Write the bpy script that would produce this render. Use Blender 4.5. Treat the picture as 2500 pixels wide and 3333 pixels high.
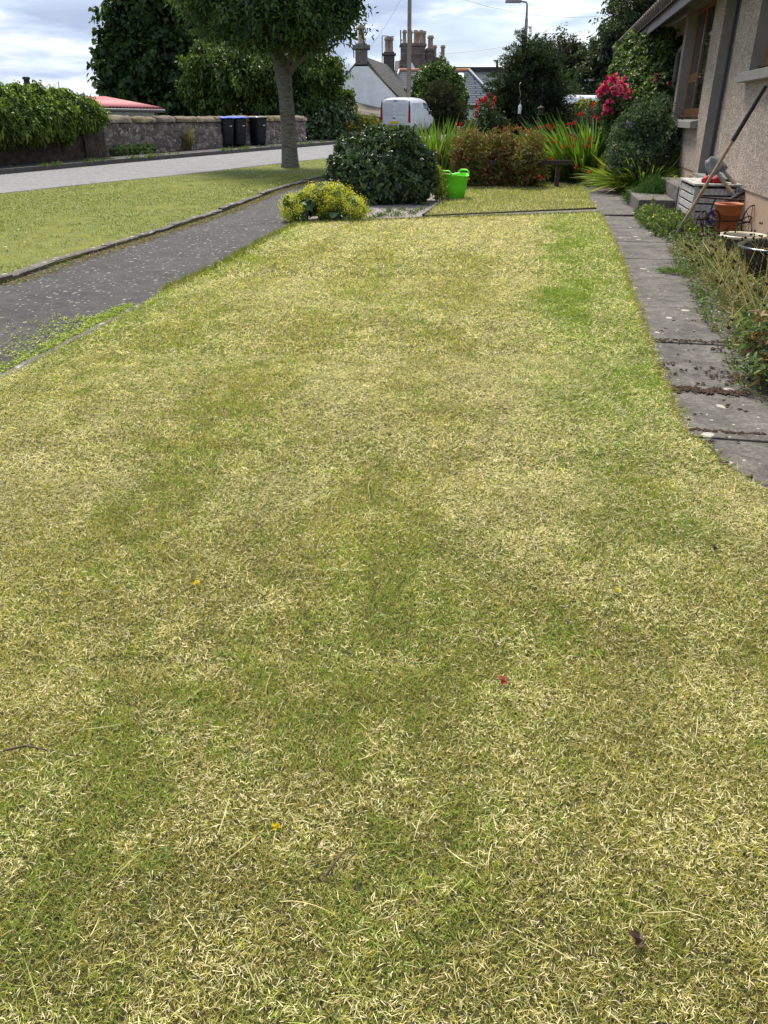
import bpy, bmesh, math, random
import numpy as np
from mathutils import Vector, Matrix, Euler
for o in list(bpy.data.objects): bpy.data.objects.remove(o)
random.seed(7); RS = np.random.RandomState(11)
SC = bpy.context.scene; COL = SC.collection
# ---------------------------------------------------------------- camera
FPX = 2503.0; PIT = math.atan((1666 - 378) / FPX); CH = 1.2
cd = bpy.data.cameras.new('camera'); cam = bpy.data.objects.new('camera', cd); COL.objects.link(cam)
cam.location = (0, 0, CH); cam.rotation_euler = (math.pi / 2 - PIT, 0, 0)
cd.sensor_fit = 'VERTICAL'; cd.sensor_height = 24.0; cd.lens = 24.0 * FPX / 3333.0
cd.clip_start = 0.05; cd.clip_end = 2000; SC.camera = cam
# ---------------------------------------------------------------- sky and sun
SUN_EL, SUN_AZ = 54, -14      # azimuth: degrees to the right of straight ahead
w = bpy.data.worlds.new('World'); SC.world = w; w.use_nodes = True
nt = w.node_tree; nt.nodes.clear(); N = nt.nodes.new; LK = nt.links.new
out = N('ShaderNodeOutputWorld'); bg = N('ShaderNodeBackground'); LK(bg.outputs[0], out.inputs[0])
sky = N('ShaderNodeTexSky'); sky.sky_type = 'NISHITA'; sky.sun_disc = False
sky.sun_elevation = math.radians(SUN_EL); sky.sun_rotation = math.radians(SUN_AZ)
sky.air_density = 1.0; sky.dust_density = 0.6
tc = N('ShaderNodeTexCoord'); mp = N('ShaderNodeMapping'); mp.inputs['Scale'].default_value = (3.4, 3.4, 15)
mp.inputs['Location'].default_value = (1.7, 0.4, 2.2)
LK(tc.outputs['Generated'], mp.inputs[0])
n1 = N('ShaderNodeTexNoise'); n1.inputs['Scale'].default_value = 2.0; n1.inputs['Detail'].default_value = 7; n1.inputs['Roughness'].default_value = .52; n1.inputs['Distortion'].default_value = .25
LK(mp.outputs[0], n1.inputs[0])
r1 = N('ShaderNodeValToRGB'); r1.color_ramp.elements[0].position = .42; r1.color_ramp.elements[1].position = .60
r1.color_ramp.elements[0].color = (3.1, 3.75, 5.2, 1); r1.color_ramp.elements[1].color = (7.2, 7.5, 7.8, 1)
e = r1.color_ramp.elements.new(.51); e.color = (4.4, 5.1, 6.5, 1)
LK(n1.outputs[0], r1.inputs[0])
n2 = N('ShaderNodeTexNoise'); n2.inputs['Scale'].default_value = 1.1; n2.inputs['Detail'].default_value = 5
mp2 = N('ShaderNodeMapping'); mp2.inputs['Scale'].default_value = (1.5, 1.5, 10); mp2.inputs['Location'].default_value = (5, 2, 1); LK(tc.outputs['Generated'], mp2.inputs[0]); LK(mp2.outputs[0], n2.inputs[0])
r2 = N('ShaderNodeValToRGB'); r2.color_ramp.elements[0].position = .30; r2.color_ramp.elements[1].position = .5
r2.color_ramp.elements[0].color = (.45, .45, .45, 1); r2.color_ramp.elements[1].color = (1, 1, 1, 1); LK(n2.outputs[0], r2.inputs[0])
mx = N('ShaderNodeMix'); mx.data_type = 'RGBA'; LK(r2.outputs[0], mx.inputs[0]); LK(sky.outputs[0], mx.inputs[6]); LK(r1.outputs[0], mx.inputs[7])
LK(mx.outputs[2], bg.inputs[0]); bg.inputs[1].default_value = .10
sd = bpy.data.lights.new('sun', 'SUN'); so = bpy.data.objects.new('sun', sd); COL.objects.link(so)
sd.energy = 4.2; sd.angle = math.radians(16); sd.color = (1, .92, .80)
a, el = math.radians(SUN_AZ), math.radians(SUN_EL)
so.rotation_euler = Vector((math.sin(a) * math.cos(el), math.cos(a) * math.cos(el), math.sin(el))).to_track_quat('Z', 'Y').to_euler()
SC.view_settings.view_transform = 'Standard'; SC.view_settings.look = 'None'; SC.view_settings.exposure = 0.64; SC.view_settings.gamma = 1
SC.render.engine = 'CYCLES'; SC.cycles.max_bounces = 6; SC.cycles.transparent_max_bounces = 4
# ---------------------------------------------------------------- maths
cP, sP = math.cos(PIT), math.sin(PIT)
def Hz(Y): return .01 * min(max(0, Y - 20), 40)
def ray(x, y):
    v = 1666.5 - y; return (x - 1250, FPX * cP + v * sP, v * cP - FPX * sP)
def G(x, y, z=0):
    r = ray(x, y); zz = z
    for _ in range(40):
        t = (zz - CH) / r[2]; zz = z + Hz(t * r[1])
    return (t * r[0], t * r[1])
def P(x, y, Y):
    r = ray(x, y); t = Y / r[1]; return Vector((t * r[0], Y, CH + t * r[2]))
_T = RS.rand(64, 64)
def vnoise(x, y):
    x = np.asarray(x, float); y = np.asarray(y, float)
    xi = np.floor(x).astype(int); yi = np.floor(y).astype(int); fx = x - xi; fy = y - yi
    fx = fx * fx * (3 - 2 * fx); fy = fy * fy * (3 - 2 * fy)
    g = lambda i, j: _T[i % 64, j % 64]
    return (g(xi, yi) * (1 - fx) + g(xi + 1, yi) * fx) * (1 - fy) + (g(xi, yi + 1) * (1 - fx) + g(xi + 1, yi + 1) * fx) * fy
def fbm(x, y, o=3):
    s = 0; a = .5; t = 0
    for k in range(o):
        s = s + a * vnoise(x * 2 ** k + 7 * k, y * 2 ** k + 3 * k); t += a; a *= .5
    return s / t
def sstep(a, b, v): u = np.clip((v - a) / (b - a), 0, 1); return u * u * (3 - 2 * u)
# ---------------------------------------------------------------- objects
def tag(o, label=None, cat=None, group=None, kind=None):
    if label: o['label'] = label
    if cat: o['category'] = cat
    if group: o['group'] = group
    if kind: o['kind'] = kind
    return o
def thing(name, label, cat, loc=(0, 0, 0), rz=0, group=None, parent=None):
    o = bpy.data.objects.new(name, None); COL.objects.link(o); o.location = loc; o.rotation_euler = (0, 0, rz); o.empty_display_size = .1
    return tag(o, label, cat, group)
def copy_tree(o, parent=None):
    c = o.copy(); COL.objects.link(c); c.parent = parent
    for ch in [k for k in bpy.data.objects if k.parent == o]: copy_tree(ch, c)
    return c
class MB:
    def __init__(s): s.v = []; s.f = []; s.sm = []
    def add(s, vs, fs, smooth=False):
        b = len(s.v); s.v += [tuple(v) for v in vs]; s.f += [tuple(b + i for i in f) for f in fs]; s.sm += [smooth] * len(fs); return s
    def box(s, a, b, M=None):
        x0, y0, z0 = a; x1, y1, z1 = b
        vs = [Vector(p) for p in ((x0, y0, z0), (x1, y0, z0), (x1, y1, z0), (x0, y1, z0), (x0, y0, z1), (x1, y0, z1), (x1, y1, z1), (x0, y1, z1))]
        if M: vs = [M @ v for v in vs]
        return s.add(vs, [(3, 2, 1, 0), (4, 5, 6, 7), (0, 1, 5, 4), (1, 2, 6, 5), (2, 3, 7, 6), (3, 0, 4, 7)])
    def tube(s, pts, rad, n=8, cap=True, jit=0):
        pts = [Vector(p) for p in pts]; m = len(pts)
        if not hasattr(rad, '__len__'): rad = [rad] * m
        vs = []; fs = []; up = None
        for i, p in enumerate(pts):
            d = (pts[min(i + 1, m - 1)] - pts[max(i - 1, 0)]).normalized()
            if up is None: up = d.orthogonal().normalized()
            up = (up - d * up.dot(d)).normalized(); q = d.cross(up)
            for k in range(n):
                a = 2 * math.pi * k / n; r = rad[i] * (1 + (random.uniform(-jit, jit) if jit else 0))
                vs.append(p + (up * math.cos(a) + q * math.sin(a)) * r)
        for i in range(m - 1):
            for k in range(n): fs.append((i * n + k, i * n + (k + 1) % n, (i + 1) * n + (k + 1) % n, (i + 1) * n + k))
        s.add(vs, fs, True)
        if cap: s.add(vs[:n][::-1] + vs[-n:], [tuple(range(n)), tuple(range(n, 2 * n))])
        return s
    def lathe(s, prof, n=24, c=(0, 0, 0), M=None):
        vs = []; fs = []; c = Vector(c)
        for r, z in prof:
            for k in range(n):
                a = 2 * math.pi * k / n; v = Vector((r * math.cos(a), r * math.sin(a), z)); vs.append(c + (M @ v if M else v))
        for i in range(len(prof) - 1):
            for k in range(n): fs.append((i * n + k, i * n + (k + 1) % n, (i + 1) * n + (k + 1) % n, (i + 1) * n + k))
        return s.add(vs, fs, True)
    def prism(s, poly, z0, z1, M=None):
        n = len(poly); vs = [Vector((x, y, z0)) for x, y in poly] + [Vector((x, y, z1)) for x, y in poly]
        if M: vs = [M @ v for v in vs]
        return s.add(vs, [tuple(range(n))[::-1], tuple(range(n, 2 * n))] + [(i, (i + 1) % n, n + (i + 1) % n, n + i) for i in range(n)])
    def build(s, name, m, parent=None, bevel=0, loc=None):
        me = bpy.data.meshes.new(name); me.from_pydata(s.v, [], s.f); me.polygons.foreach_set('use_smooth', s.sm); me.update()
        o = bpy.data.objects.new(name, me); COL.objects.link(o); me.materials.append(m)
        bm = bmesh.new(); bm.from_mesh(me); bmesh.ops.recalc_face_normals(bm, faces=bm.faces); bm.to_mesh(me); bm.free()
        if parent: o.parent = parent
        if loc: o.location = loc
        if bevel:
            b = o.modifiers.new('bevel', 'BEVEL'); b.width = bevel; b.segments = 2; b.limit_method = 'ANGLE'
        return o
def fastmesh(name, V, F4, F3, m, colr=None, parent=None, smooth=False):
    """V (n,3); F4 (a,4); F3 (b,3); colr (n,3)"""
    me = bpy.data.meshes.new(name); V = np.asarray(V, np.float32)
    me.vertices.add(len(V)); me.vertices.foreach_set('co', V.ravel())
    F4 = np.asarray(F4, np.int32).reshape(-1, 4); F3 = np.asarray(F3, np.int32).reshape(-1, 3)
    li = np.concatenate([F4.ravel(), F3.ravel()]); me.loops.add(len(li)); me.loops.foreach_set('vertex_index', li)
    st = np.concatenate([np.arange(len(F4)) * 4, len(F4) * 4 + np.arange(len(F3)) * 3]).astype(np.int32)
    me.polygons.add(len(st)); me.polygons.foreach_set('loop_start', st)
    if smooth: me.polygons.foreach_set('use_smooth', np.ones(len(st), bool))
    me.update(calc_edges=True)
    if colr is not None:
        a = me.attributes.new('Col', 'FLOAT_COLOR', 'POINT'); c4 = np.ones((len(V), 4), np.float32); c4[:, :3] = colr; a.data.foreach_set('color', c4.ravel())
    me.materials.append(m); o = bpy.data.objects.new(name, me); COL.objects.link(o)
    if parent: o.parent = parent
    return o
def nrm(a): return a / np.maximum(np.linalg.norm(a, axis=-1, keepdims=True), 1e-9)
def leafmesh(name, pos, d, up, L, W, col, m, parent=None, fold=.25, droop=.15):
    """folded pointed leaves: 6 verts, 2 quads each"""
    pos = np.asarray(pos); n = len(pos); d = nrm(np.asarray(d)); s = nrm(np.cross(d, up)); u = np.cross(s, d)
    L = np.broadcast_to(L, (n,))[:, None]; W = np.broadcast_to(W, (n,))[:, None]
    dz = np.array([0, 0, -1.0])
    tip = pos + d * L + dz * L * droop
    a = d * L * .32; b = d * L * .7 + dz * L * droop * .45
    V = np.stack([pos, pos + a + s * W * .5 + u * W * fold, pos + b + s * W * .38 + u * W * fold * .7, tip, pos + b - s * W * .38 + u * W * fold * .7, pos + a - s * W * .5 + u * W * fold], 1).reshape(-1, 3)
    i = np.arange(n)[:, None] * 6
    F = np.concatenate([i + np.array([[0, 1, 2, 3]]), i + np.array([[0, 3, 4, 5]])], 0)
    return fastmesh(name, V, F, [], m, np.repeat(col, 6, 0), parent)
def blademesh(name, base, d, side, L, W, bend, col, m, parent=None, segs=3, tipcol=None):
    base = np.asarray(base); n = len(base); L = np.broadcast_to(L, (n,))[:, None]; W = np.broadcast_to(W, (n,))[:, None]
    d = nrm(d); side = nrm(side); vs = []; cs = []
    for k in range(segs + 1):
        t = k / segs; c = base + d * L * t + bend * L * t * t
        wv = W * (1 - t ** 2.2) * .5 * (0.75 + .5 * min(t * 2, 1))
        cc = col if tipcol is None else col * (1 - t) + tipcol * t
        if k < segs: vs += [c - side * wv, c + side * wv]; cs += [cc, cc]
        else: vs.append(c); cs.append(cc)
    q = 2 * segs + 1; V = np.stack(vs, 1).reshape(-1, 3); C = np.stack(cs, 1).reshape(-1, 3); i = np.arange(n)[:, None] * q
    F4 = np.concatenate([i + np.array([[2 * k, 2 * k + 1, 2 * k + 3, 2 * k + 2]]) for k in range(segs - 1)], 0) if segs > 1 else []
    F3 = i + np.array([[2 * segs - 2, 2 * segs - 1, 2 * segs]])
    return fastmesh(name, V, F4, F3, m, C, parent)
def rot_about(n, up=None):
    v = RS.normal(size=(n, 3)); return nrm(v)
def pick(cols, n, var=.25):
    cols = np.array(cols); c = cols[RS.randint(0, len(cols), n)]; return c * (1 + RS.uniform(-var, var, (n, 1)))
def rosettes(Pt, D, k, L, spread, cols, jit, Lv=.3, var=.22):
    """k leaves round every tip; returns arrays"""
    n = len(Pt); D = nrm(D); cc = pick(cols, n, var)
    p = np.repeat(Pt, k, 0); d = np.repeat(D, k, 0); c = np.repeat(cc, k, 0) * (1 + RS.uniform(-.15, .15, (n * k, 1)))
    r = nrm(RS.normal(size=(n * k, 3))); r = nrm(r - d * (r * d).sum(1, keepdims=True))
    sp = spread * RS.uniform(.6, 1.25, (n * k, 1)); dd = nrm(d * np.cos(sp) + r * np.sin(sp))
    up = nrm(d + RS.normal(size=(n * k, 3)) * .35)
    p = p + RS.normal(size=(n * k, 3)) * jit
    return p, dd, up, L * RS.uniform(1 - Lv, 1 + Lv, n * k), c
def lobe_pts(lobes, n, shell=.3, zmin=None, flat=.0):
    """points near the surface of a union of ellipsoids [(c, r)]"""
    vol = np.array([r[0] * r[1] * r[2] for c, r in lobes]) ** (2 / 3.); idx = RS.choice(len(lobes), n, p=vol / vol.sum())
    Cc = np.array([c for c, r in lobes])[idx]; R = np.array([r for c, r in lobes])[idx]
    u = nrm(RS.normal(size=(n, 3))); rr = 1 - np.abs(RS.normal(size=(n, 1))) * shell; rr = np.clip(rr, .15, 1.0)
    wob = 1 + .13 * np.sin(u[:, :1] * 7 + idx[:, None]) * np.sin(u[:, 1:2] * 6 + 2 * idx[:, None]) + .08 * np.sin(u[:, 2:3] * 13 + u[:, :1] * 11)
    p = Cc + u * R * rr * wob; d = nrm(u / R * R.mean(1, keepdims=True))
    if zmin is not None: k = p[:, 2] > zmin; p, d = p[k], d[k]
    return p, d
def add_shoots(p, d, lobes, m, ln, steps=6, zmin=None):
    q, e = lobe_pts(lobes, m, .05, zmin); e = nrm(e + RS.normal(size=e.shape) * .45 + np.array([0, 0, .25])); l = ln * RS.uniform(.4, 1.3, (len(q), 1))
    P2 = [q + e * l * (k / steps) + np.array([0, 0, -1]) * l * .25 * (k / steps) ** 2 for k in range(steps)]
    return np.concatenate([p] + P2), np.concatenate([d] + [e] * steps)
def plant(name, label, cat, base, lobes, n, k, L, W, spread, cols, m, jit=.03, shell=.3, droop=.15, fold=.25, stems=None, stemmat=None, group=None, dirup=.35, zmin=.02):
    """lobes relative to base"""
    t = thing(name, label, cat, base, 0, group)
    p, d = lobe_pts(lobes, n, shell, zmin); d = nrm(d + np.array([0, 0, dirup]) + RS.normal(size=d.shape) * .3); p, d = add_shoots(p, d, lobes, max(6, n // 60), min(max(r) for c, r in lobes) * .5, 5, zmin)
    a = rosettes(p, d, k, L, spread, cols, jit)
    leafmesh('foliage', a[0], a[1], a[2], a[3], a[3] * (W / L), a[4], m, t, fold, droop)
    b = MB(); q = p[RS.choice(len(p), min(len(p), stems or 25))]
    for e in q:
        e = Vector(e); mid = Vector((e.x * .45, e.y * .45, e.z * .55)); r0 = .006 + .012 * min(1.5, max(lobes[0][1]))
        b.tube([(e.x * .08, e.y * .08, 0), mid, e], [r0, r0 * .6, r0 * .2], 5, False)
    b.build('stems', stemmat or BARK, t)
    return t, p, d
# ---------------------------------------------------------------- materials
def nodes(name):
    m = bpy.data.materials.new(name); m.use_nodes = True; n = m.node_tree; b = n.nodes['Principled BSDF']; return m, n, b
def ramp(n, fac, stops):
    r = n.nodes.new('ShaderNodeValToRGB'); e = r.color_ramp.elements
    while len(e) < len(stops): e.new(.5)
    for q, (p, c) in zip(e, stops): q.position = p; q.color = (*c, 1)
    n.links.new(fac, r.inputs[0]); return r.outputs[0]
def noise(n, scale, detail=5, rough=.6, vec=None, dist=0):
    t = n.nodes.new('ShaderNodeTexNoise'); t.inputs['Scale'].default_value = scale; t.inputs['Detail'].default_value = detail; t.inputs['Roughness'].default_value = rough; t.inputs['Distortion'].default_value = dist
    if vec is None: vec = coord(n)
    n.links.new(vec, t.inputs['Vector']); return t.outputs[0]
def vor(n, scale, vec=None, feature='F1', out='Distance', rnd=1):
    t = n.nodes.new('ShaderNodeTexVoronoi'); t.feature = feature; t.inputs['Scale'].default_value = scale; t.inputs['Randomness'].default_value = rnd
    n.links.new(vec or coord(n), t.inputs['Vector']); return t.outputs[out]
def coord(n, scale=None):
    if scale is None:
        for k in n.nodes:
            if k.bl_idname == 'ShaderNodeTexCoord': return k.outputs['Object']
        return n.nodes.new('ShaderNodeTexCoord').outputs['Object']
    m = n.nodes.new('ShaderNodeMapping'); m.inputs['Scale'].default_value = scale; n.links.new(coord(n), m.inputs[0]); return m.outputs[0]
def mixc(n, fac, a, b, mode='MIX'):
    m = n.nodes.new('ShaderNodeMix'); m.data_type = 'RGBA'; m.blend_type = mode
    for v, i in ((fac, 0), (a, 6), (b, 7)):
        if hasattr(v, 'links'): n.links.new(v, m.inputs[i])
        elif i == 0: m.inputs[0].default_value = v
        else: m.inputs[i].default_value = (*v, 1)
    return m.outputs[2]
def bump(n, b, h, strength=.5, dist=.02):
    k = n.nodes.new('ShaderNodeBump'); k.inputs['Strength'].default_value = strength; k.inputs['Distance'].default_value = dist
    n.links.new(h, k.inputs['Height'])
    if b.inputs['Normal'].links: n.links.new(b.inputs['Normal'].links[0].from_socket, k.inputs['Normal'])
    n.links.new(k.outputs[0], b.inputs['Normal'])
def base(n, b, c): n.links.new(c, b.inputs['Base Color'])
def M(name, c1, c2=None, scale=8, rough=.8, bmp=.2, bdist=.01, metal=0, spec=.4, detail=6):
    m, n, b = nodes(name); c2 = c2 or tuple(x * .7 for x in c1)
    f = noise(n, scale, detail, .65); base(n, b, ramp(n, f, [(.3, c2), (.7, c1)])); b.inputs['Roughness'].default_value = rough; b.inputs['Metallic'].default_value = metal; b.inputs['Specular IOR Level'].default_value = spec
    if bmp: bump(n, b, noise(n, scale * 4, 6, .7), bmp, bdist)
    return m
def leafmat(name, rough=.5, trans=.3, spec=.35, tint=(1, 1, 1)):
    m, n, b = nodes(name); a = n.nodes.new('ShaderNodeAttribute'); a.attribute_name = 'Col'
    c = mixc(n, 1.0, a.outputs['Color'], tint, 'MULTIPLY'); base(n, b, c); b.inputs['Roughness'].default_value = rough; b.inputs['Specular IOR Level'].default_value = spec
    t = n.nodes.new('ShaderNodeBsdfTranslucent'); n.links.new(mixc(n, 1.0, c, (1.25, 1.35, .6), 'MULTIPLY'), t.inputs[0])
    x = n.nodes.new('ShaderNodeMixShader'); x.inputs[0].default_value = trans; n.links.new(b.outputs[0], x.inputs[1]); n.links.new(t.outputs[0], x.inputs[2])
    n.links.new(x.outputs[0], n.nodes['Material Output'].inputs[0]); return m
LEAF = leafmat('leaf'); GLOSSY = leafmat('glossy_leaf', .36, .15, .5); GRASSM = leafmat('grass_blade', .8, .3, .08); PETAL = leafmat('petal', .6, .25, .2); TREELEAF = leafmat('tree_leaf', .5, .32, .25)
BARK = M('bark', (.16, .12, .085), (.07, .05, .035), 14, .9, .6, .02)
def lichen_mat(name, c1, c2, spot_scale, spot_col, spot_thr, grain=90, bmp=.5, big=.6, rough=.9, gap=None):
    m, n, b = nodes(name); f = noise(n, big * 3, 8, .7); c = ramp(n, f, [(.3, c2), (.72, c1)])
    g = noise(n, grain, 3, .7); c = mixc(n, .55, c, ramp(n, g, [(.3, (.25, .25, .25)), (.7, (1.35, 1.35, 1.35))]), 'MULTIPLY')
    c = mixc(n, .8, c, ramp(n, noise(n, big * 14, 7, .75), [(.35, (.55, .54, .53)), (.65, (1.2, 1.2, 1.2))]), 'MULTIPLY')
    for sc, th in ((spot_scale * 3.3, spot_thr * .8), (spot_scale, spot_thr), (spot_scale * .45, spot_thr * .75)):
        v = coord(n, None); nz = n.nodes.new('ShaderNodeTexNoise'); nz.inputs['Scale'].default_value = sc * 2.2; n.links.new(v, nz.inputs[0])
        va = n.nodes.new('ShaderNodeVectorMath'); va.operation = 'MULTIPLY_ADD'; n.links.new(nz.outputs['Color'], va.inputs[0]); va.inputs[1].default_value = (.35 / sc,) * 3; n.links.new(v, va.inputs[2])
        d = vor(n, sc, va.outputs[0]); msk = n.nodes.new('ShaderNodeMapRange'); n.links.new(d, msk.inputs[0]); msk.inputs[1].default_value = th; msk.inputs[2].default_value = th * .75; msk.inputs[3].default_value = 0; msk.inputs[4].default_value = .75
        rc = vor(n, sc, va.outputs[0], out='Color'); sp = n.nodes.new('ShaderNodeSeparateColor'); n.links.new(rc, sp.inputs[0]); gt = n.nodes.new('ShaderNodeMath'); gt.operation = 'GREATER_THAN'; gt.inputs[1].default_value = .5; n.links.new(sp.outputs[0], gt.inputs[0])
        mu = n.nodes.new('ShaderNodeMath'); mu.operation = 'MULTIPLY'; n.links.new(msk.outputs[0], mu.inputs[0]); n.links.new(gt.outputs[0], mu.inputs[1]); c = mixc(n, mu.outputs[0], c, spot_col)
    base(n, b, c); b.inputs['Roughness'].default_value = rough; b.inputs['Specular IOR Level'].default_value = .3; bump(n, b, noise(n, grain, 4, .7), bmp, .006); return m
ASPH_DARK = lichen_mat('dark_asphalt', (.082, .080, .078), (.042, .041, .041), 19, (.30, .29, .25), .24, 120, .6)
ROADM = lichen_mat('pale_asphalt', (.262, .268, .275), (.195, .2, .205), 6, (.42, .4, .4), .15, 60, .6)
SLAB = lichen_mat('paving_slab', (.215, .205, .19), (.065, .061, .056), 5.5, (.50, .48, .42), .17, 60, .6, 1.3)
SLAB_LIGHT = lichen_mat('pale_slab', (.25, .235, .22), (.15, .14, .13), 5, (.42, .4, .36), .15, 110, .5, .9)
KERB = lichen_mat('kerb_stone', (.20, .18, .16), (.09, .08, .07), 9, (.40, .38, .34), .3, 70, .7)
KERB_DK = M('dark_kerb', (.13, .12, .115), (.07, .065, .06), 7, .9, .4)
SOIL = M('soil', (.085, .06, .04), (.04, .028, .02), 9, .95, .9, .03)
THATCH = M('lawn_thatch', (.19, .18, .06), (.035, .036, .012), 130, .95, .9, .015)
VERGE = M('verge_turf', (.17, .19, .03), (.09, .11, .02), 5, .95, .6, .02)
GROUNDM = M('field', (.09, .11, .04), (.05, .06, .025), .6, .95, .3, .05)
GRAVEL = None
def mk():
    global GRAVEL, ROUGHCAST, STONE, COPING, SLATE_DK, SLATE_BL, HARL, SANDSTONE, WOODGREY
    m, n, b = nodes('gravel'); c = vor(n, 45, out='Color'); s = n.nodes.new('ShaderNodeSeparateColor'); n.links.new(c, s.inputs[0]); base(n, b, ramp(n, s.outputs[0], [(0, (.12, .1, .09)), (.5, (.27, .23, .21)), (1, (.42, .38, .36))])); b.inputs['Roughness'].default_value = .9; bump(n, b, vor(n, 45), 1, .02); GRAVEL = m
    m, n, b = nodes('roughcast'); v = coord(n); c = vor(n, 75, v, out='Color'); s = n.nodes.new('ShaderNodeSeparateColor'); n.links.new(c, s.inputs[0])
    cc = ramp(n, s.outputs[0], [(0, (.26, .21, .17)), (.35, (.50, .42, .35)), (.8, (.64, .555, .47)), (1, (.85, .78, .70))]); cc = mixc(n, .5, cc, ramp(n, noise(n, 1.6, 6, .7), [(.35, (.6, .58, .56)), (.65, (1.1, 1.08, 1.05))]), 'MULTIPLY')
    cc = mixc(n, .55, cc, ramp(n, noise(n, 9, 6, .8), [(.35, (.65, .65, .65)), (.65, (1.15, 1.15, 1.15))]), 'MULTIPLY')
    base(n, b, cc); b.inputs['Roughness'].default_value = .95; b.inputs['Specular IOR Level'].default_value = .15; bump(n, b, vor(n, 75, v), 1, .02); ROUGHCAST = m
    m, n, b = nodes('rubble_stone'); v = coord(n, (1, 1, 1.7)); nz = n.nodes.new('ShaderNodeTexNoise'); nz.inputs['Scale'].default_value = 4; n.links.new(v, nz.inputs[0])
    va = n.nodes.new('ShaderNodeVectorMath'); va.operation = 'MULTIPLY_ADD'; n.links.new(nz.outputs['Color'], va.inputs[0]); va.inputs[1].default_value = (.12,) * 3; n.links.new(v, va.inputs[2])
    c = vor(n, 4.2, va.outputs[0], out='Color'); s = n.nodes.new('ShaderNodeSeparateColor'); n.links.new(c, s.inputs[0]); cc = ramp(n, s.outputs[0], [(0, (.12, .10, .085)), (.5, (.22, .18, .155)), (1, (.34, .28, .24))])
    cc = mixc(n, .6, cc, ramp(n, noise(n, 20, 6, .8), [(.3, (.45, .42, .4)), (.7, (1.3, 1.3, 1.3))]), 'MULTIPLY')
    ed = vor(n, 4.2, va.outputs[0], 'DISTANCE_TO_EDGE'); cc = mixc(n, ramp(n, ed, [(.0, (.75,) * 3), (.05, (0, 0, 0))]), cc, (.05, .04, .035))
    cc = mixc(n, ramp(n, noise(n, 5.5, 7, .75), [(.57, (0, 0, 0)), (.61, (.85,) * 3)]), cc, (.58, .56, .50))
    base(n, b, cc); b.inputs['Roughness'].default_value = .95; bump(n, b, ed, 1, .06); bump(n, b, noise(n, 22, 6, .8), .8, .03); STONE = m
    m, n, b = nodes('mossy_coping'); cc = ramp(n, noise(n, 12, 8, .8), [(.36, (.06, .045, .032)), (.5, (.19, .145, .105)), (.66, (.36, .3, .23))]); cc = mixc(n, ramp(n, noise(n, .8, 4, .6), [(.46, (0, 0, 0)), (.58, (.8,) * 3)]), cc, ramp(n, noise(n, 16, 5, .7), [(.3, (.06, .055, .015)), (.7, (.26, .2, .05))]))
    base(n, b, cc); b.inputs['Roughness'].default_value = .95; bump(n, b, noise(n, 12, 8, .8), 1, .05); COPING = m
    def slates(name, c1, c2, c3, sx, sz, line):
        m, n, b = nodes(name); t = n.nodes.new('ShaderNodeTexBrick'); n.links.new(coord(n), t.inputs[0]); t.inputs['Scale'].default_value = 1; t.inputs['Brick Width'].default_value = sx; t.inputs['Row Height'].default_value = sz; t.inputs['Mortar Size'].default_value = line; t.inputs['Color1'].default_value = (*c1, 1); t.inputs['Color2'].default_value = (*c2, 1); t.inputs['Mortar'].default_value = (*c3, 1)
        c = mixc(n, .6, t.outputs[0], ramp(n, noise(n, 3, 6, .7), [(.3, (.6, .6, .6)), (.7, (1.2, 1.2, 1.2))]), 'MULTIPLY'); base(n, b, c); b.inputs['Roughness'].default_value = .9; b.inputs['Specular IOR Level'].default_value = .08; return m
    SLATE_DK = slates('old_slate', (.15, .145, .14), (.10, .098, .095), (.05, .05, .05), .35, .22, .02)
    SLATE_BL = slates('blue_slate', (.145, .165, .195), (.12, .14, .17), (.03, .035, .045), 1.6, .30, .05)
    HARL = M('white_harling', (.86, .88, .90), (.68, .70, .72), 2.2, .9, .5, .02)
    m, n, b = nodes('sandstone'); t = n.nodes.new('ShaderNodeTexBrick'); mpn = coord(n, (1, 1, 1)); rr = n.nodes.new('ShaderNodeMapping'); rr.inputs['Rotation'].default_value = (math.pi / 2, 0, 0); n.links.new(mpn, rr.inputs[0]); n.links.new(rr.outputs[0], t.inputs[0]); t.inputs['Scale'].default_value = 1; t.inputs['Brick Width'].default_value = .8; t.inputs['Row Height'].default_value = .38; t.inputs['Mortar Size'].default_value = .02; t.inputs['Color1'].default_value = (.10, .08, .07, 1); t.inputs['Color2'].default_value = (.16, .115, .1, 1); t.inputs['Mortar'].default_value = (.2, .17, .15, 1)
    c = mixc(n, .7, t.outputs[0], ramp(n, noise(n, 4, 7, .75), [(.3, (.5, .5, .5)), (.7, (1.3, 1.3, 1.3))]), 'MULTIPLY'); base(n, b, c); b.inputs['Roughness'].default_value = .95; SANDSTONE = m
    m, n, b = nodes('weathered_wood'); f = noise(n, 6, 8, .75, coord(n, (4, 1.2, 4))); c = ramp(n, f, [(.3, (.10, .095, .09)), (.45, (.33, .32, .31)), (.7, (.58, .57, .55))]); base(n, b, c); b.inputs['Roughness'].default_value = .9; bump(n, b, f, .6, .005); WOODGREY = m
mk()
CONC = M('grey_painted_render', (.29, .262, .24), (.22, .198, .18), 5, .85, .3, .004)
CONC_ST = M('sill_concrete', (.29, .275, .255), (.2, .19, .175), 12, .9, .4, .006)
PLINTH = M('plinth_paint', (.52, .37, .27), (.40, .28, .20), 3, .85, .3, .006)
STEPM = lichen_mat('step_concrete', (.19, .175, .16), (.10, .09, .08), 9, (.33, .31, .28), .25, 60, .8)
BROWN = M('varnished_wood', (.30, .135, .045), (.19, .08, .028), 7, .45, .15, .004)
BROWN_D = M('dark_varnished_wood', (.16, .075, .035), (.10, .045, .02), 7, .5, .1, .004)
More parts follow.
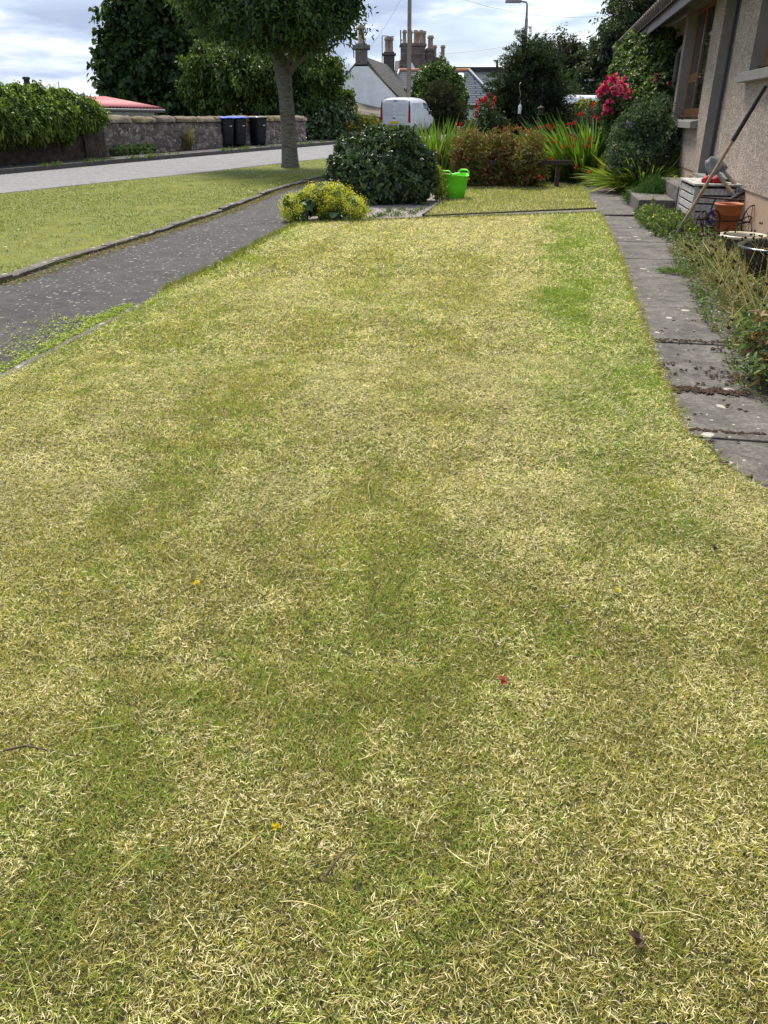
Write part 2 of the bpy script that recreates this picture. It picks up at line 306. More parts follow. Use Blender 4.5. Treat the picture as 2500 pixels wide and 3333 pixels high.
def plain(name, c, rough=.5, metal=0, spec=.5): 
    m, n, b = nodes(name); f = noise(n, 6, 4, .6); base(n, b, ramp(n, f, [(.3, tuple(x * .86 for x in c)), (.7, c)])); b.inputs['Roughness'].default_value = rough; b.inputs['Metallic'].default_value = metal; b.inputs['Specular IOR Level'].default_value = spec; return m
GLASS = plain('window_glass', (.03, .035, .04), .04, 0, .9); NETC = plain('net_curtain', (.13, .14, .15), .9)
BLACKP = plain('black_plastic', (.008, .009, .012), .45, 0, .3); BLACKR = plain('black_rubber', (.015, .015, .016), .7); BLUEP = plain('blue_plastic', (.03, .11, .62), .6, 0, .25); GREYP = plain('grey_black_lid', (.05, .052, .055), .45)
WHITEP = plain('white_paint', (.72, .75, .80), .3, 0, .5); SEAM = plain('panel_gap', (.10, .105, .115), .6); REDL = plain('red_lamp', (.4, .01, .015), .2); CHROME = plain('chrome', (.6, .6, .6), .2, 1); YELP = plain('yellow_plate', (.75, .55, .04), .5); CARGL = plain('car_glass', (.02, .03, .03), .05, 0, .8); DARKP = plain('dark_trim', (.03, .03, .032), .6)
LIME = plain('lime_plastic', (.19, .86, .03), .42); TERRA = M('terracotta_plastic', (.50, .155, .055), (.42, .125, .045), 5, .55, .05, .002)
RUST = M('rusty_iron', (.075, .035, .025), (.03, .016, .014), 30, .8, .4, .003)
ASHW = M('ash_handle', (.38, .26, .15), (.22, .14, .08), 9, .6, .1, .002); METALG = M('spade_steel', (.20, .21, .225), (.11, .11, .12), 6, .75, .1, .002, .1)
REDG = plain('red_glove_fabric', (.42, .015, .02), .8); CREAMG = M('cream_glaze', (.62, .56, .43), (.5, .43, .3), 9, .35, .05); DARKGL = plain('dark_glaze', (.02, .026, .03), .18, 0, .7); GREENGL = plain('green_glaze', (.05, .09, .07), .3)
FENCEW = M('dark_fence_wood', (.085, .062, .05), (.045, .033, .026), 10, .9, .4); POLEW = M('pole_wood', (.27, .235, .19), (.17, .145, .12), 6, .9, .3)
GALV = M('galvanised_paint', (.33, .30, .33), (.15, .11, .12), 5, .7, .2); POTM = M('clay_chimney_pot', (.38, .29, .22), (.2, .15, .12), 3, .9, .2); TILE = M('concrete_tile', (.17, .135, .11), (.07, .055, .045), 8, .95, .6, .02); FASCIA = M('grey_fascia', (.27, .25, .26), (.17, .155, .155), 4, .6, .1); MOSS = M('yellow_moss', (.45, .40, .04), (.2, .17, .02), 25, .95, .9, .03)
PINKROOF = M('faded_red_sheet', (.52, .15, .165), (.40, .10, .115), 3, .7, .1); CORR = M('pale_sheet', (.52, .55, .55), (.38, .4, .4), 3, .6, .1); GUTTER = M('grey_gutter', (.16, .16, .155), (.08, .08, .08), 4, .6, .1)
BLACKROOF = plain('black_flashing', (.02, .021, .024), .5); RIDGE = M('orange_ridge', (.55, .24, .13), (.42, .17, .09), 3, .85, .1); LEAD = plain('lead_flashing', (.14, .17, .2), .5)
CABLE = plain('cable', (.05, .05, .055), .7)
# ---------------------------------------------------------------- ground sheets
def resample(pl, n):
    pl = [Vector(p).to_2d() for p in pl]; L = [0]
    for i in range(1, len(pl)): L.append(L[-1] + (pl[i] - pl[i - 1]).length)
    o = []
    for k in range(n):
        t = L[-1] * k / (n - 1); i = 1
        while i < len(L) - 1 and L[i] < t: i += 1
        o.append(pl[i - 1].lerp(pl[i], (t - L[i - 1]) / max(1e-9, L[i] - L[i - 1])))
    return o
def strip(name, A, B, dz, m, n=60, thick=0, kind='structure'):
    """sheet between two lines on the ground; thick>0 gives it sides"""
    A = resample(A, n); B = resample(B, n); b = MB(); vs = []
    for p, q in zip(A, B): vs += [(p.x, p.y, Hz(p.y) + dz), (q.x, q.y, Hz(q.y) + dz)]
    b.add(vs, [(2 * i, 2 * i + 1, 2 * i + 3, 2 * i + 2) for i in range(n - 1)])
    if thick:
        lo = [(x, y, z - thick) for x, y, z in vs]; k = len(vs)
        b.add(vs + lo, [(2 * i, 2 * i + 2, k + 2 * i + 2, k + 2 * i) for i in range(n - 1)] + [(2 * i + 1, 2 * i + 3, k + 2 * i + 3, k + 2 * i + 1) for i in range(n - 1)])
    o = b.build(name, m); o['kind'] = kind; return o
def poly(name, pts, z, m, thick=.06, kind='structure'):
    b = MB().prism([(p[0], p[1]) for p in pts], z - thick, z); o = b.build(name, m); o['kind'] = kind; return o
g = MB(); ys = [-60, -5, 20, 30, 40, 50, 60, 100, 300, 900]
vs = []
for y in ys: vs += [(-900, y, Hz(y) - .08), (900, y, Hz(y) - .08)]
g.add(vs, [(2 * i, 2 * i + 1, 2 * i + 3, 2 * i + 2) for i in range(len(ys) - 1)]); g.build('ground', GROUNDM)['kind'] = 'structure'
gp = lambda L, z=0: [G(x, y, z) for x, y in L]
LAWN_L = gp([(0, 1243), (105, 1192), (211, 1133), (295, 1095), (380, 1049), (464, 998), (544, 948), (700, 880), (800, 823), (900, 767), (965, 736)])
p0 = Vector(LAWN_L[0]); p1 = Vector(LAWN_L[2]); dd = (p0 - p1).normalized(); LAWN_L = [tuple(p0 + dd * 4.5)] + LAWN_L
LAWN_B = gp([(1000, 733), (1090, 729), (1238, 722), (1600, 708), (1800, 703), (1945, 697)])
LAWN_R = gp([(1970, 749), (1986, 788), (2010, 841), (2030, 914), (2058, 990), (2095, 1108), (2127, 1203), (2165, 1292), (2190, 1370), (2222, 1418), (2269, 1456), (2342, 1529), (2427, 1580), (2500, 1615)])
LAWN_R += [(LAWN_R[-1][0] + .7, LAWN_R[-1][1] - .15), (LAWN_R[-1][0] + .8, -2)]
LAWN = LAWN_L + LAWN_B + LAWN_R + [(LAWN_L[0][0], -2)]
poly('lawn', LAWN, .012, THATCH, .05)
LAWN2 = gp([(1377, 704), (1444, 649), (1490, 612), (1523, 605), (1640, 597), (1730, 594), (1830, 598), (1899, 607), (1915, 635), (1932, 668), (1942, 679)])
poly('small_lawn', LAWN2, .014, THATCH, .05)
# foot path, verge, road
FP_L = gp([(0, 922), (190, 855), (316, 817), (377, 799), (633, 720), (753, 678), (904, 618), (1055, 576), (1180, 548)])
q = (Vector(FP_L[0]) - Vector(FP_L[2])).normalized(); FP_L = [tuple(Vector(FP_L[0]) + q * 5)] + FP_L
FP_R = LAWN_L + gp([(1080, 690), (1200, 620), (1300, 585)])
strip('footpath', FP_L, FP_R, -.012, ASPH_DARK, 40)
RN = gp([(0, 628), (300, 596), (600, 566), (967, 524), (1090, 512)]); RF = gp([(0, 565), (400, 528), (1090, 468)])
dr = Vector((math.sin(math.radians(21.7)), math.cos(math.radians(21.7))))
ext = lambda p, s: tuple(Vector(p[:2]) + dr * s)
RN = [ext(RN[0], -22)] + RN; RF = [ext(RF[0], -22)] + RF
RN += [(2.1, 36.5), (6.5, 47), (9, 51), (16, 55), (40, 58)]; RF += [(-1.6, 38.5), (3.2, 50.5), (7, 55.5), (15, 59), (40, 62)]
strip('road', RF, RN, -.02, ROADM, 90)
off = lambda L, s: [tuple(Vector(p) + Vector((dr.y, -dr.x)) * s) for p in L]
RN_in = off(RN[:7], -.0); RN_ch = off(RN[:7], .28)
strip('road_edge', off(RN[:7], -.12), RN_ch, -.014, ASPH_DARK, 60)
strip('verge', RN_ch, [ext(FP_L[0], -8)] + FP_L[1:] + [(4.5, 30), (7.5, 44)], .012, VERGE, 70, .05)
KB = off(RF[:6], -.12); strip('kerb', RF[:6], KB, .09, KERB_DK, 90, .12)
WB = off(RF[:6], -1.6); strip('far_pavement', off(RF[:6], -.125), WB, .082, ASPH_DARK, 90, .1)
# edging stones of the footpath
def edging(name, L, dx, z, m, lmin, lmax):
    P_ = resample(L, 400); b = MB(); i = 0
    while i < 398:
        ln = random.uniform(lmin, lmax); j = i + 1
        while j < 399 and (P_[j] - P_[i]).length < ln: j += 1
        w0, w1, zz = dx * random.uniform(.8, 1.15), dx * random.uniform(.8, 1.15), z + random.uniform(-.012, .008); vs = []
        for k in range(6):
            q = P_[i].lerp(P_[j], .01 + .98 * k / 5); ww = w0 + (w1 - w0) * k / 5 + random.uniform(-.006, .006); h = Hz(q.y) + zz + random.uniform(-.005, .005)
            vs += [(q.x, q.y, h - .08), (q.x, q.y, h - .006), (q.x + ww * .15, q.y, h + .002), (q.x + ww * .85, q.y + .02, h + .002), (q.x + ww, q.y + .02, h - .01), (q.x + ww, q.y + .02, h - .08)]
        b.add(vs, [(a * 6 + c, a * 6 + c + 1, a * 6 + c + 7, a * 6 + c + 6) for a in range(5) for c in range(5)] + [tuple(range(6)), tuple(range(30, 36))]); i = j
    o = b.build(name, m); o['kind'] = 'structure'; return o
edging('path_edging', FP_L, -.10, .035, KERB, .7, 1.0)
edging('lawn_edging', LAWN_L[:7], -.055, .024, KERB, .7, 1.0)
# garden path of slabs
def edge_pts(L): return [Vector(p) for p in gp(L)]
SR = edge_pts([(2046, 641), (2102, 703), (2135, 741), (2172, 784), (2215, 838)])
RV = Vector((math.sin(math.radians(11.6)), math.cos(math.radians(11.6)))); RX = Vector((RV.y, -RV.x))
O0 = Vector(G(1958, 703)) ; wpath = .62
rows = [G(2010, y)[1] for y in (1560, 1419, 1285, 1111, 997, 909, 838, 784, 741, 703)]
rows = [rows[0] - .9] + rows
b = MB()
def row_pt(Y, off): 
    t = (Y - O0.y) / RV.y; p = O0 + RV * t; return p + RX * off
for i in range(len(rows) - 1):
    y0, y1 = rows[i] + .003, rows[i + 1] - .003
    A = [row_pt(y0, -.10), row_pt(y0, wpath), row_pt(y1, wpath), row_pt(y1, -.10)]
    if y0 < 4: A[1] = row_pt(y0, wpath + .25); A[2] = row_pt(y1, wpath + .15)
    A = [(p.x, p.y) for p in A]; b.prism(A, -.05, -.002 + random.uniform(-.004, .004), Matrix.Translation((0, 0, 0)))
A = [Vector(p) for p in gp([(1945, 697), (2100, 697), (2046, 640), (1990, 600), (1899, 605), (1930, 668)])]
b.prism([(p.x, p.y) for p in A][::-1], -.05, -.004)
o = b.build('garden_path', SLAB, None, .004); o['kind'] = 'structure'
A, B = gp([(1090, 728), (1238, 719), (1600, 703), (1945, 694)]), gp([(1110, 718), (1377, 705), (1600, 694), (1945, 680)])
strip('cross_path', A, B, -.003, SLAB_LIGHT, 20, .05)
poly('gravel_bed', gp([(1092, 727), (1377, 704), (1444, 649), (1490, 610), (1480, 560), (1180, 560), (1120, 640), (960, 735)]), -.006, GRAVEL)
strip('timber_edging', gp([(1374, 704), (1446, 647), (1490, 610)]), gp([(1380, 705), (1452, 648), (1496, 611)]), .035, KERB, 8, .06)
bedR = [row_pt(y, wpath + .004) for y in (1.5, 3, 5, 7, 9, 11.2)]
strip('flower_bed', [tuple(p) for p in bedR], [(2.41 + .1846 * y, y) for y in (1.5, 3, 5, 7, 9, 11.2)], -.008, SOIL, 20, .03)
poly('back_bed', gp([(1300, 585), (1490, 612), (1523, 604), (1730, 593), (1899, 605), (1990, 600), (2046, 640)]) + [(4.5, 11.4), (8.3, 30), (2, 24)], -.01, SOIL)
# ---------------------------------------------------------------- the house on the right
TH = math.atan(.1846); KS = 1 / math.cos(TH)
house = thing('bungalow', 'roughcast bungalow with brown framed windows along the right side', 'house', (2.41, 0, 0), -TH)
def S(Y): return Y * KS
def HW(Y, d, z):           # house frame to world
    return Vector((2.41 + .1846 * Y - d * math.cos(TH), Y + d * math.sin(TH) * 0, z))
W1 = (S(13.5), S(16.05)); DR = (S(11.8), S(12.75)); W2 = (S(8.1), S(10.6)); CR = S(16.3); END = S(26)
SF = 2.74; Z1 = 1.13; Z2 = 1.66; T = .30; PL = .44
b = MB()
SW = 2.93
def seg(s0, s1, z0, z1, x0=0, x1=T): b.box((x0, s0, z0), (x1, s1, z1))
seg(-4, W2[0], PL, SW); seg(W2[0], W2[1], PL, Z2); seg(W2[0], W2[1], 2.88, SW); seg(W2[1], DR[0], PL, SW)
seg(DR[0], DR[1], 2.86, SW); seg(DR[1], W1[0], PL, SW); seg(W1[0], W1[1], PL, Z1); seg(W1[0], W1[1], 2.88, SW); seg(W1[1], CR, PL, SW)
b.box((T, CR - T, PL), (1.6, CR, SW)); seg(CR, END, PL, 3.48, 1.0, 1.3); b.box((1.3, END - .3, PL), (7, END, 3.48)); 
b.build('wall', ROUGHCAST, house)
b = MB(); seg(-4, DR[0], -.05, PL - .003, .012, T); seg(DR[0], DR[1], -.05, PL - .05, .012, T); seg(DR[1], CR - .01, -.05, PL - .003, .012, T); seg(CR, END, -.05, PL, 1.012, 1.3)
b.build('plinth', PLINTH, house)
b = MB(); RD = .16
for (s0, s1), z0 in ((W1, Z1), (W2, Z2), (DR, PL)):     # smooth painted reveals
    b.box((.003, s1 - .006, z0), (RD + .1, s1 - .002 + .03, 2.88)); b.box((.003, s0 - .03, z0), (RD + .1, s0 + .004, 2.88)); b.box((.003, s0 + .005, 2.86), (RD + .1, s1 - .007, 2.89))
b.build('reveal', CONC, house)
for (s0, s1), z0 in ((W1, Z1), (W2, Z2)):
    x0 = RD; zb = z0 + .09; zt = 2.86
    f = MB(); f.box((x0 - .008, s0 + .01, zb), (x0 + .06, s1 - .01, zb + .10)); f.box((x0 - .008, s0 + .01, zt - .07), (x0 + .06, s1 - .01, zt - .003))
    n = 3; wd = (s1 - s0 - .02)
    cuts = [s0 + .01, s0 + .01 + wd * .36, s0 + .01 + wd * .66, s1 - .01]
    for i, c in enumerate(cuts):
        a0 = c if i == 0 else c - .045; a1 = c + .055 if i < 3 else c
        if i == 3: a0 = c - .07
        f.box((x0 - .006, a0, zb + .101), (x0 + .06, a1, zt - .071))
    win = f.build('window', BROWN, house, .004)
    tr = MB(); zz = z0 + .60 if z0 < 1.4 else 0
    if zz: tr.box((x0 - .003, cuts[2] + .056, zz), (x0 + .055, cuts[3] - .071, zz + .14)); tr.box((x0 - .012, cuts[2] + .058, zz + .062), (x0 - .0025, cuts[3] - .073, zz + .07)); tr.build('transom', BROWN, win, .004)
    MB().box((x0 + .008, s0 + .05, zb + .05), (x0 + .02, s1 - .05, zt - .04)).build('pane', GLASS, win)
    MB().box((x0 - .07, s0 + .005, z0 + .055), (x0 + .05, s1 - .007, z0 + .085)).build('inner_sill', BROWN_D, win, .004)
    pr = MB().prism([(-.11, z0 - .10), (RD + .02, z0 - .10), (RD + .02, z0 + .035), (-.11, z0 + .002)], 0, 1, Matrix(((1, 0, 0, 0), (0, 0, s1 - s0 + .16, s0 - .08), (0, 1, 0, 0), (0, 0, 0, 1))))
    pr.build('window_sill', CONC_ST, house, .006)
d = MB().box((RD, DR[0] + .01, PL), (RD + .05, DR[1] - .01, 2.85)).build('door', DARKP, house)
MB().box((-.05, DR[0] - .1, PL - .045), (RD, DR[1] + .08, PL - .003)).build('threshold', CONC_ST, house, .004)
b = MB()
for dx, r in ((-.02, .018), (.035, .012)): b.tube([(dx - .03, DR[0] - .05, .46), (dx - .03, DR[0] - .05, 2.9)], r, 8)
b.build('cable_run', CABLE, house)
# air brick
b = MB()
for k in range(5): b.box((-.004, S(13.3), .14 + k * .05), (.02, S(13.42), .165 + k * .05))
b.build('air_brick', M('air_brick', (.3, .2, .14)), house)
# roof
OV = .42
b = MB(); b.prism([(-OV + .03, SF - .03), (1.4, SF - .03 + (1.37 + OV - .03 + .03) * .577), (1.4, SF + (1.37 + OV) * .577), (-OV + .03, SF)], -4, END + .15, Matrix(((1, 0, 0, 0), (0, 0, 1, 0), (0, 1, 0, 0), (0, 0, 0, 1)))); b.build('soffit', CONC, house)
b = MB(); b.box((-OV, -4, SF - .05), (-OV + .028, END + .25, SF + .13)); b.build('fascia', FASCIA, house, .004)
rs, rr = [], math.tan(math.radians(30))
b = MB(); b.add([(-OV - .07, -4, SF + .16), (-OV - .07, END + .3, SF + .16), (4, END + .3, SF + .16 + 4.47 * rr), (4, -4, SF + .16 + 4.47 * rr), (-OV - .07, -4, SF + .10), (-OV - .07, END + .3, SF + .10), (4, END + .3, SF + .10 + 4.47 * rr), (4, -4, SF + .10 + 4.47 * rr)], [(0, 1, 2, 3), (4, 5, 6, 7), (0, 1, 5, 4), (1, 2, 6, 5), (3, 0, 4, 7)])
k = -4
while k < END + .3:
    for j in range(3):
        x0 = -OV - .11 + j * .33; z0 = SF + .185 + j * .33 * rr
        b.tube([(x0, k, z0), (x0 + .35, k, z0 + .35 * rr - .02)], .10, 10)
    k += .30
roof = b.build('roof', TILE, house)
b = MB()
for i in range(260):
    s = random.choice([random.gauss(S(17.2), .6), random.gauss(S(16.4), .8), random.gauss(S(15), 1), random.uniform(S(14), END)]); x = -OV - .08 + random.random() * .5 ** 1; r = random.uniform(.02, .055)
    b.lathe([(0, r * .8), (r * .7, r * .5), (r, 0), (r * .6, -r * .4)], 6, (x, s, SF + .26 + (x + OV + .08) * rr))
b.build('roof_moss', MOSS, roof)['kind'] = 'stuff'
b = MB(); b.tube([(-OV - .05, END + .1, SF + .08), (-OV - .05, END + .1, SF - .25), (.0, END + .0, SF - .5), (.9, END - .1, SF - .7), (.9, END - .1, .2)], .05, 8)
b.build('downpipe', GUTTER, house)
b = MB(); b.tube([(.05, CR + .02, 2.30), (.05, CR + .3, 2.32), (.05, CR + .55, 2.26), (.05, CR + .66, 2.1), (.05, CR + .68, 1.2), (.05, CR + .68, .1)], .05, 8)
b.build('waste_pipe', GUTTER, house)
MB().box((7, -4, 0), (7.3, END, 3.48)).build('back_wall', ROUGHCAST, house)
MB().box((T + .001, -4, PL), (7, -3.7, SW)).build('end_wall', ROUGHCAST, house)
# steps
st = MB().box((-.98, S(11.25), -.03), (-.5, S(12.95), .175)).build('door_step', STEPM, None, .012); st.location = (2.41, 0, 0); st.rotation_euler.z = -TH; tag(st, 'lower concrete doorstep beside the paved path', 'step', 'concrete steps at the front door')
st = MB().box((-.496, S(11.2), -.03), (.008, S(12.95), .355)).build('door_step', STEPM, None, .012); st.location = (2.41, 0, 0); st.rotation_euler.z = -TH; tag(st, 'upper concrete doorstep against the house wall behind the crate', 'step', 'concrete steps at the front door')
# ---------------------------------------------------------------- things by the house
def hl(o): o.location = (2.41, 0, 0); o.rotation_euler.z = -TH; return o
cr = hl(thing('storage_crate', 'weathered white slatted wooden crate with a lid by the doorstep', 'crate'))
cx0, cx1, cs0, cs1, chh = -.53, -.06, S(9.72), S(10.72), .46
b = MB()
for k in range(5):
    z0 = .02 + k * .088; b.box((cx0 - .012, cs0 + .03, z0), (cx0 + .006, cs1 - .03, z0 + .07)); b.box((cx0 + .03, cs0 - .012, z0), (cx1 - .03, cs0 + .006, z0 + .07)); b.box((cx1 - .006, cs0 + .03, z0), (cx1 + .01, cs1 - .03, z0 + .07)); b.box((cx0 + .03, cs1 - .006, z0), (cx1 - .03, cs1 + .01, z0 + .07))
b.build('slat', WOODGREY, cr, .003)
for sx, sy in ((cx0, cs0), (cx1, cs0), (cx0, cs1), (cx1, cs1)):
    MB().box((sx - .018, sy - .018, 0), (sx + .03, sy + .03, chh)).build('corner_post', WOODGREY, cr, .003)
MB().box((cx0 + .02, cs0 + .02, .01), (cx1 - .02, cs1 - .02, chh - .02)).build('lining', BLACKR, cr)
b = MB()
for k in range(5):
    a = cx0 - .03 + k * .108; b.box((a, cs0 - .03, chh + .012), (a + .1, cs1 + .03, chh + .034))
b.build('lid', WOODGREY, cr, .003)
ZL = chh + .034
gl = thing('work_gloves', 'pair of red and black work gloves lying on the crate lid', 'gloves', HW(10.0, .33, ZL + .002), .3)
def glove(dx, dy, rz, t):
    Mx = Matrix.Translation((dx, dy, .02)) @ Matrix.Rotation(rz, 4, 'Z')
    b = MB(); b.tube([Mx @ Vector(p) for p in ((-.1, 0, 0), (-.05, 0, .012), (0, 0, .012), (.04, 0, .005))], [.032, .042, .048, .03], 10); b.build('palm', REDG, t)
    b = MB()
    for i, (yy, l) in enumerate(((-.036, .075), (-.013, .09), (.011, .085), (.034, .065))): b.tube([Mx @ Vector((.03, yy, .005)), Mx @ Vector((.06, yy * 1.15, .012)), Mx @ Vector((.03 + l, yy * 1.3, -.004))], [.014, .0135, .009], 8)
    b.tube([Mx @ Vector((-.03, .035, 0)), Mx @ Vector((.0, .07, .005)), Mx @ Vector((.035, .085, 0))], [.015, .014, .009], 8)
    b.build('fingers', BLACKR, t)
glove(-.05, .0, .25, gl); glove(.03, -.10, -.15, gl)
def spade(name, label, h0, h1, g1, blade, bc):
    t = thing(name, label, 'spade'); h0, h1, g1 = Vector(h0), Vector(h1), Vector(g1); d = (h1 - h0).normalized()
    MB().tube([h0, h1], [.02, .022], 10).build('handle', ASHW, t)
    MB().tube([h1 - d * .01, h1 + d * .05], .024, 10).build('collar', METALG, t)
    c = h1 + d * .06; MB().tube([c - (g1 - c) * .25, c, g1], [.02, .026, .022], 10).build('grip', BLACKR, t)
    MB().tube([h0 + d * .02, h0 - d * .10], [.022, .018], 10).build('socket', METALG, t)
    tip = h0 - d * .1; s = Vector(bc).normalized(); nn = d.cross(s).normalized(); vs = []
    for u in range(6):
        for v in range(5):
            L = -u / 5 * blade[0]; wd = blade[1] * (.40, .5, .5, .47, .38, .2)[u]; x = (v - 2) / 2
            vs.append(tip + d * L + s * wd * x + nn * (.02 * x * x))
    fs = [(u * 5 + v, u * 5 + v + 1, u * 5 + v + 6, u * 5 + v + 5) for u in range(5) for v in range(4)]
    o = MB().add(vs, fs, True).build('blade', METALG, t); md = o.modifiers.new('s', 'SOLIDIFY'); md.thickness = .004
    return t
spade('garden_spade', 'short spade with pale steel blade lying across the crate, black grip over the pot', P(2352, 586, 9.75), P(2384, 630, 9.62), P(2364, 658, 9.5), (.22, .20), (.8, .25, .55))
spade('garden_fork_spade', 'second short spade with pale wooden handle leaning nearest the wall', P(2374, 578, 9.85), P(2407, 618, 9.72), P(2394, 638, 9.6), (.2, .12), (.75, .35, .5))
# hoe
t = thing('garden_hoe', 'long wooden handled rake with a black grip leaning on the wall over the crate', 'rake')
top = Vector((4.0, 8.95, 0)); top = P(2492, 280, 8.95); bot = P(2190, 783, 8.85); d = bot - top
MB().tube([top, top + d * .34], [.022, .024], 10).build('grip', BLACKR, t)
MB().tube([top + d * .34, top + d * .87], [.017, .019], 10).build('handle', ASHW, t)
MB().tube([top + d * .87, top + d * .95, top + d], [.021, .018, .012], 10).build('socket', METALG, t)
b = MB()
for k in range(7):
    q = bot + Vector((-.09 + k * .03, -.05 + k * .012, 0)); b.tube([top + d * .985, q + Vector((0, 0, .05)), Vector((q.x, q.y - .03, .005))], .004, 5)
b.build('tines', METALG, t)
# planter stand: iron tricycle with the terracotta pot
c0 = P(2358, 752, 9.15); PZ = c0.z
t = thing('plant_pot', 'empty orange terracotta plastic flower pot held in the iron tricycle', 'plant pot', (c0.x, 9.15, PZ))
r0 = .12; b = MB(); b.lathe([(.0, 0), (.125, 0), (.13, .01), (.158, .2), (.160, .2), (.163, .203), (.165, .30), (.178, .305), (.182, .318), (.178, .33), (.168, .332), (.155, .32), (.12, .05), (0, .045)], 32); b.build('pot_shell', TERRA, t); t.scale = (.86, .86, .88)
t = thing('tricycle_planter', 'rusty black wrought iron tricycle plant stand holding the terracotta pot', 'plant stand', (c0.x, 9.15, 0)); bx = MB()
def ring(cx, cy, cz, r, ax, n=20): 
    return [Vector((cx + r * math.cos(2 * math.pi * k / n) * ax[0], cy + r * math.cos(2 * math.pi * k / n) * ax[1], cz + r * math.sin(2 * math.pi * k / n))) for k in range(n + 1)]
for cxx, cyy, rr_, ax in ((-.27, .02, .13, (.7, .7)), (-.22, -.14, .14, (.85, .5)), (.25, -.03, .16, (.8, .6))):
    w_ = MB().tube(ring(cxx, cyy, rr_ + .005, rr_, ax), .007, 6, False)
    for k in range(8):
        a = math.pi * 2 * k / 8; w_.tube([(cxx, cyy, rr_), (cxx + math.cos(a) * rr_ * ax[0], cyy + math.cos(a) * rr_ * ax[1], rr_ + math.sin(a) * rr_)], .0035, 5, False)
    w_.build('wheel', RUST, t)
zb = PZ + .12; zh = P(2300, 647, 9.1).z
bx.tube(ring(0, 0, 0, .168, (1, 0), 3)[:1] + [Vector((.168 * math.cos(a), .168 * math.sin(a), zb)) for a in np.linspace(0, 6.3, 24)][0:], .007, 6, False) if 0 else bx.tube([Vector((.140 * math.cos(a), .140 * math.sin(a), zb)) for a in np.linspace(0, 6.2832, 25)], .007, 6, False)
bx.tube([(-.24, -.06, .14), (-.22, -.06, .28), (-.2, -.08, zh)], .008, 6); bx.tube([(-.16, .0, zb), (-.24, -.05, zb + .03), (-.28, -.05, .2), (-.27, .02, .14)], .007, 6)
bx.tube([(.16, 0, zb), (.24, 0, zb + .04), (.30, 0, zb + .02), (.27, -.02, .2), (.25, -.03, .165)], .007, 6); bx.tube([(.15, -.06, zb), (.05, -.1, .16), (-.1, -.14, .02)], .006, 6)
bx.tube([(-.1, 0, .06), (.25, -.03, .16)], .006, 6); bx.tube([(-.27, .02, .12), (0, 0, .10), (.25, -.03, .15)], .007, 6); bx.tube([(0, -.02, .1), (0, -.02, PZ - .006)], .012, 6)
for k in range(3): 
    a = .3 + k * 2.09; bx.tube([(0, 0, PZ - .008), (.11 * math.cos(a), .11 * math.sin(a), PZ - .008)], .006, 6)
bx.tube([Vector((.30 + .03 * math.cos(a) * (1 - a / 9), 0, .24 + .03 * math.sin(a) * (1 - a / 9))) for a in np.linspace(0, 8, 18)], .005, 5)
bx.build('frame', RUST, t)
MB().tube([(-.36, -.05, zh + .018), (-.2, -.08, zh + .006), (.05, -.12, zh - .008), (.1, -.12, zh - .01)], .009, 8).build('handlebar', RUST, t)
q = P(2312, 708, 9.5); t = thing('plate', 'white and blue round dish standing behind the terracotta pot', 'plate', q)
MB().lathe([(0, -.004), (.08, -.004), (.10, .01), (.105, .02), (.10, .016), (.08, .004), (0, .004)], 28, (0, 0, 0), Matrix.Rotation(math.radians(80), 4, 'X')).build('dish', plain('white_china', (.7, .74, .8), .2), t)
MB().lathe([(.03, .006), (.055, .0065), (.07, .007)], 28, (0, -.012, -.0), Matrix.Rotation(math.radians(80), 4, 'X')).build('blue_ring', plain('blue_glaze', (.02, .05, .35), .2), t)
q = G(2405, 830); t = thing('glazed_pot', 'cream rimmed green glazed pot on the soil behind the large dark bowl', 'plant pot', (q[0], q[1], 0))
s_ = .21; MB().lathe([(0, 0), (s_ * .6, 0), (s_ * .78, .08), (s_ * .88, .155)], 32).build('pot_body', GREENGL, t)
MB().lathe([(s_ * .88, .156), (s_ * 1.02, .165), (s_ * 1.05, .18), (s_ * 1.0, .192), (s_ * .88, .185), (s_ * .84, .15)], 32).build('rim', CREAMG, t)
MB().lathe([(0, .148), (s_ * .5, .15), (s_ * .83, .145)], 24).build('compost', SOIL, t)
q = G(2500, 905); t = thing('glazed_bowl', 'wide dark glazed garden bowl at the right edge behind the seed heads', 'plant pot', (q[0] + .07, q[1], 0))
s_ = .34; MB().lathe([(0, 0), (s_ * .6, 0), (s_ * .85, .1), (s_ * .96, .2), (s_ * .98, .225), (s_ * 1.05, .235), (s_ * 1.06, .25), (s_ * 1.0, .262), (s_ * .93, .25), (s_ * .9, .2)], 40).build('pot_body', DARKGL, t)
MB().lathe([(0, .2), (s_ * .5, .205), (s_ * .9, .2)], 24).build('compost', SOIL, t)
# ---------------------------------------------------------------- green tub
q = G(1480, 650); t = thing('garden_tub', 'bright lime green flexible garden tub with two handles on the grass', 'tub', (q[0], q[1] + .12, .014), .85)
b = MB(); n = 40; prof = [(0, .0), (.145, .0), (.155, .01), (.185, .16), (.21, .345), (.217, .352), (.213, .358), (.203, .35), (.178, .16), (.148, .02), (0, .018)]
vs = []; fs = []
for r, z in prof:
    for k in range(n):
        a = 2 * math.pi * k / n; sq = 1 + .10 * math.cos(2 * a); zz = z + (.018 * math.cos(2 * a) if z > .3 else 0); vs.append((r * math.cos(a) * sq, r * math.sin(a) / sq * 1.02, zz))
for i in range(len(prof) - 1):
    for k in range(n): fs.append((i * n + k, i * n + (k + 1) % n, (i + 1) * n + (k + 1) % n, (i + 1) * n + k))
b.add(vs, fs, True).build('tub_body', LIME, t)
for sx in (-1, 1):
    x = sx * .236; MB().tube([(x * .95, -.11, .33), (x * 1.0, -.095, .385), (x * 1.01, -.06, .412), (x * 1.01, .06, .412), (x * 1.0, .095, .385), (x * .95, .11, .33)], .014, 10).build('handle', LIME, t)
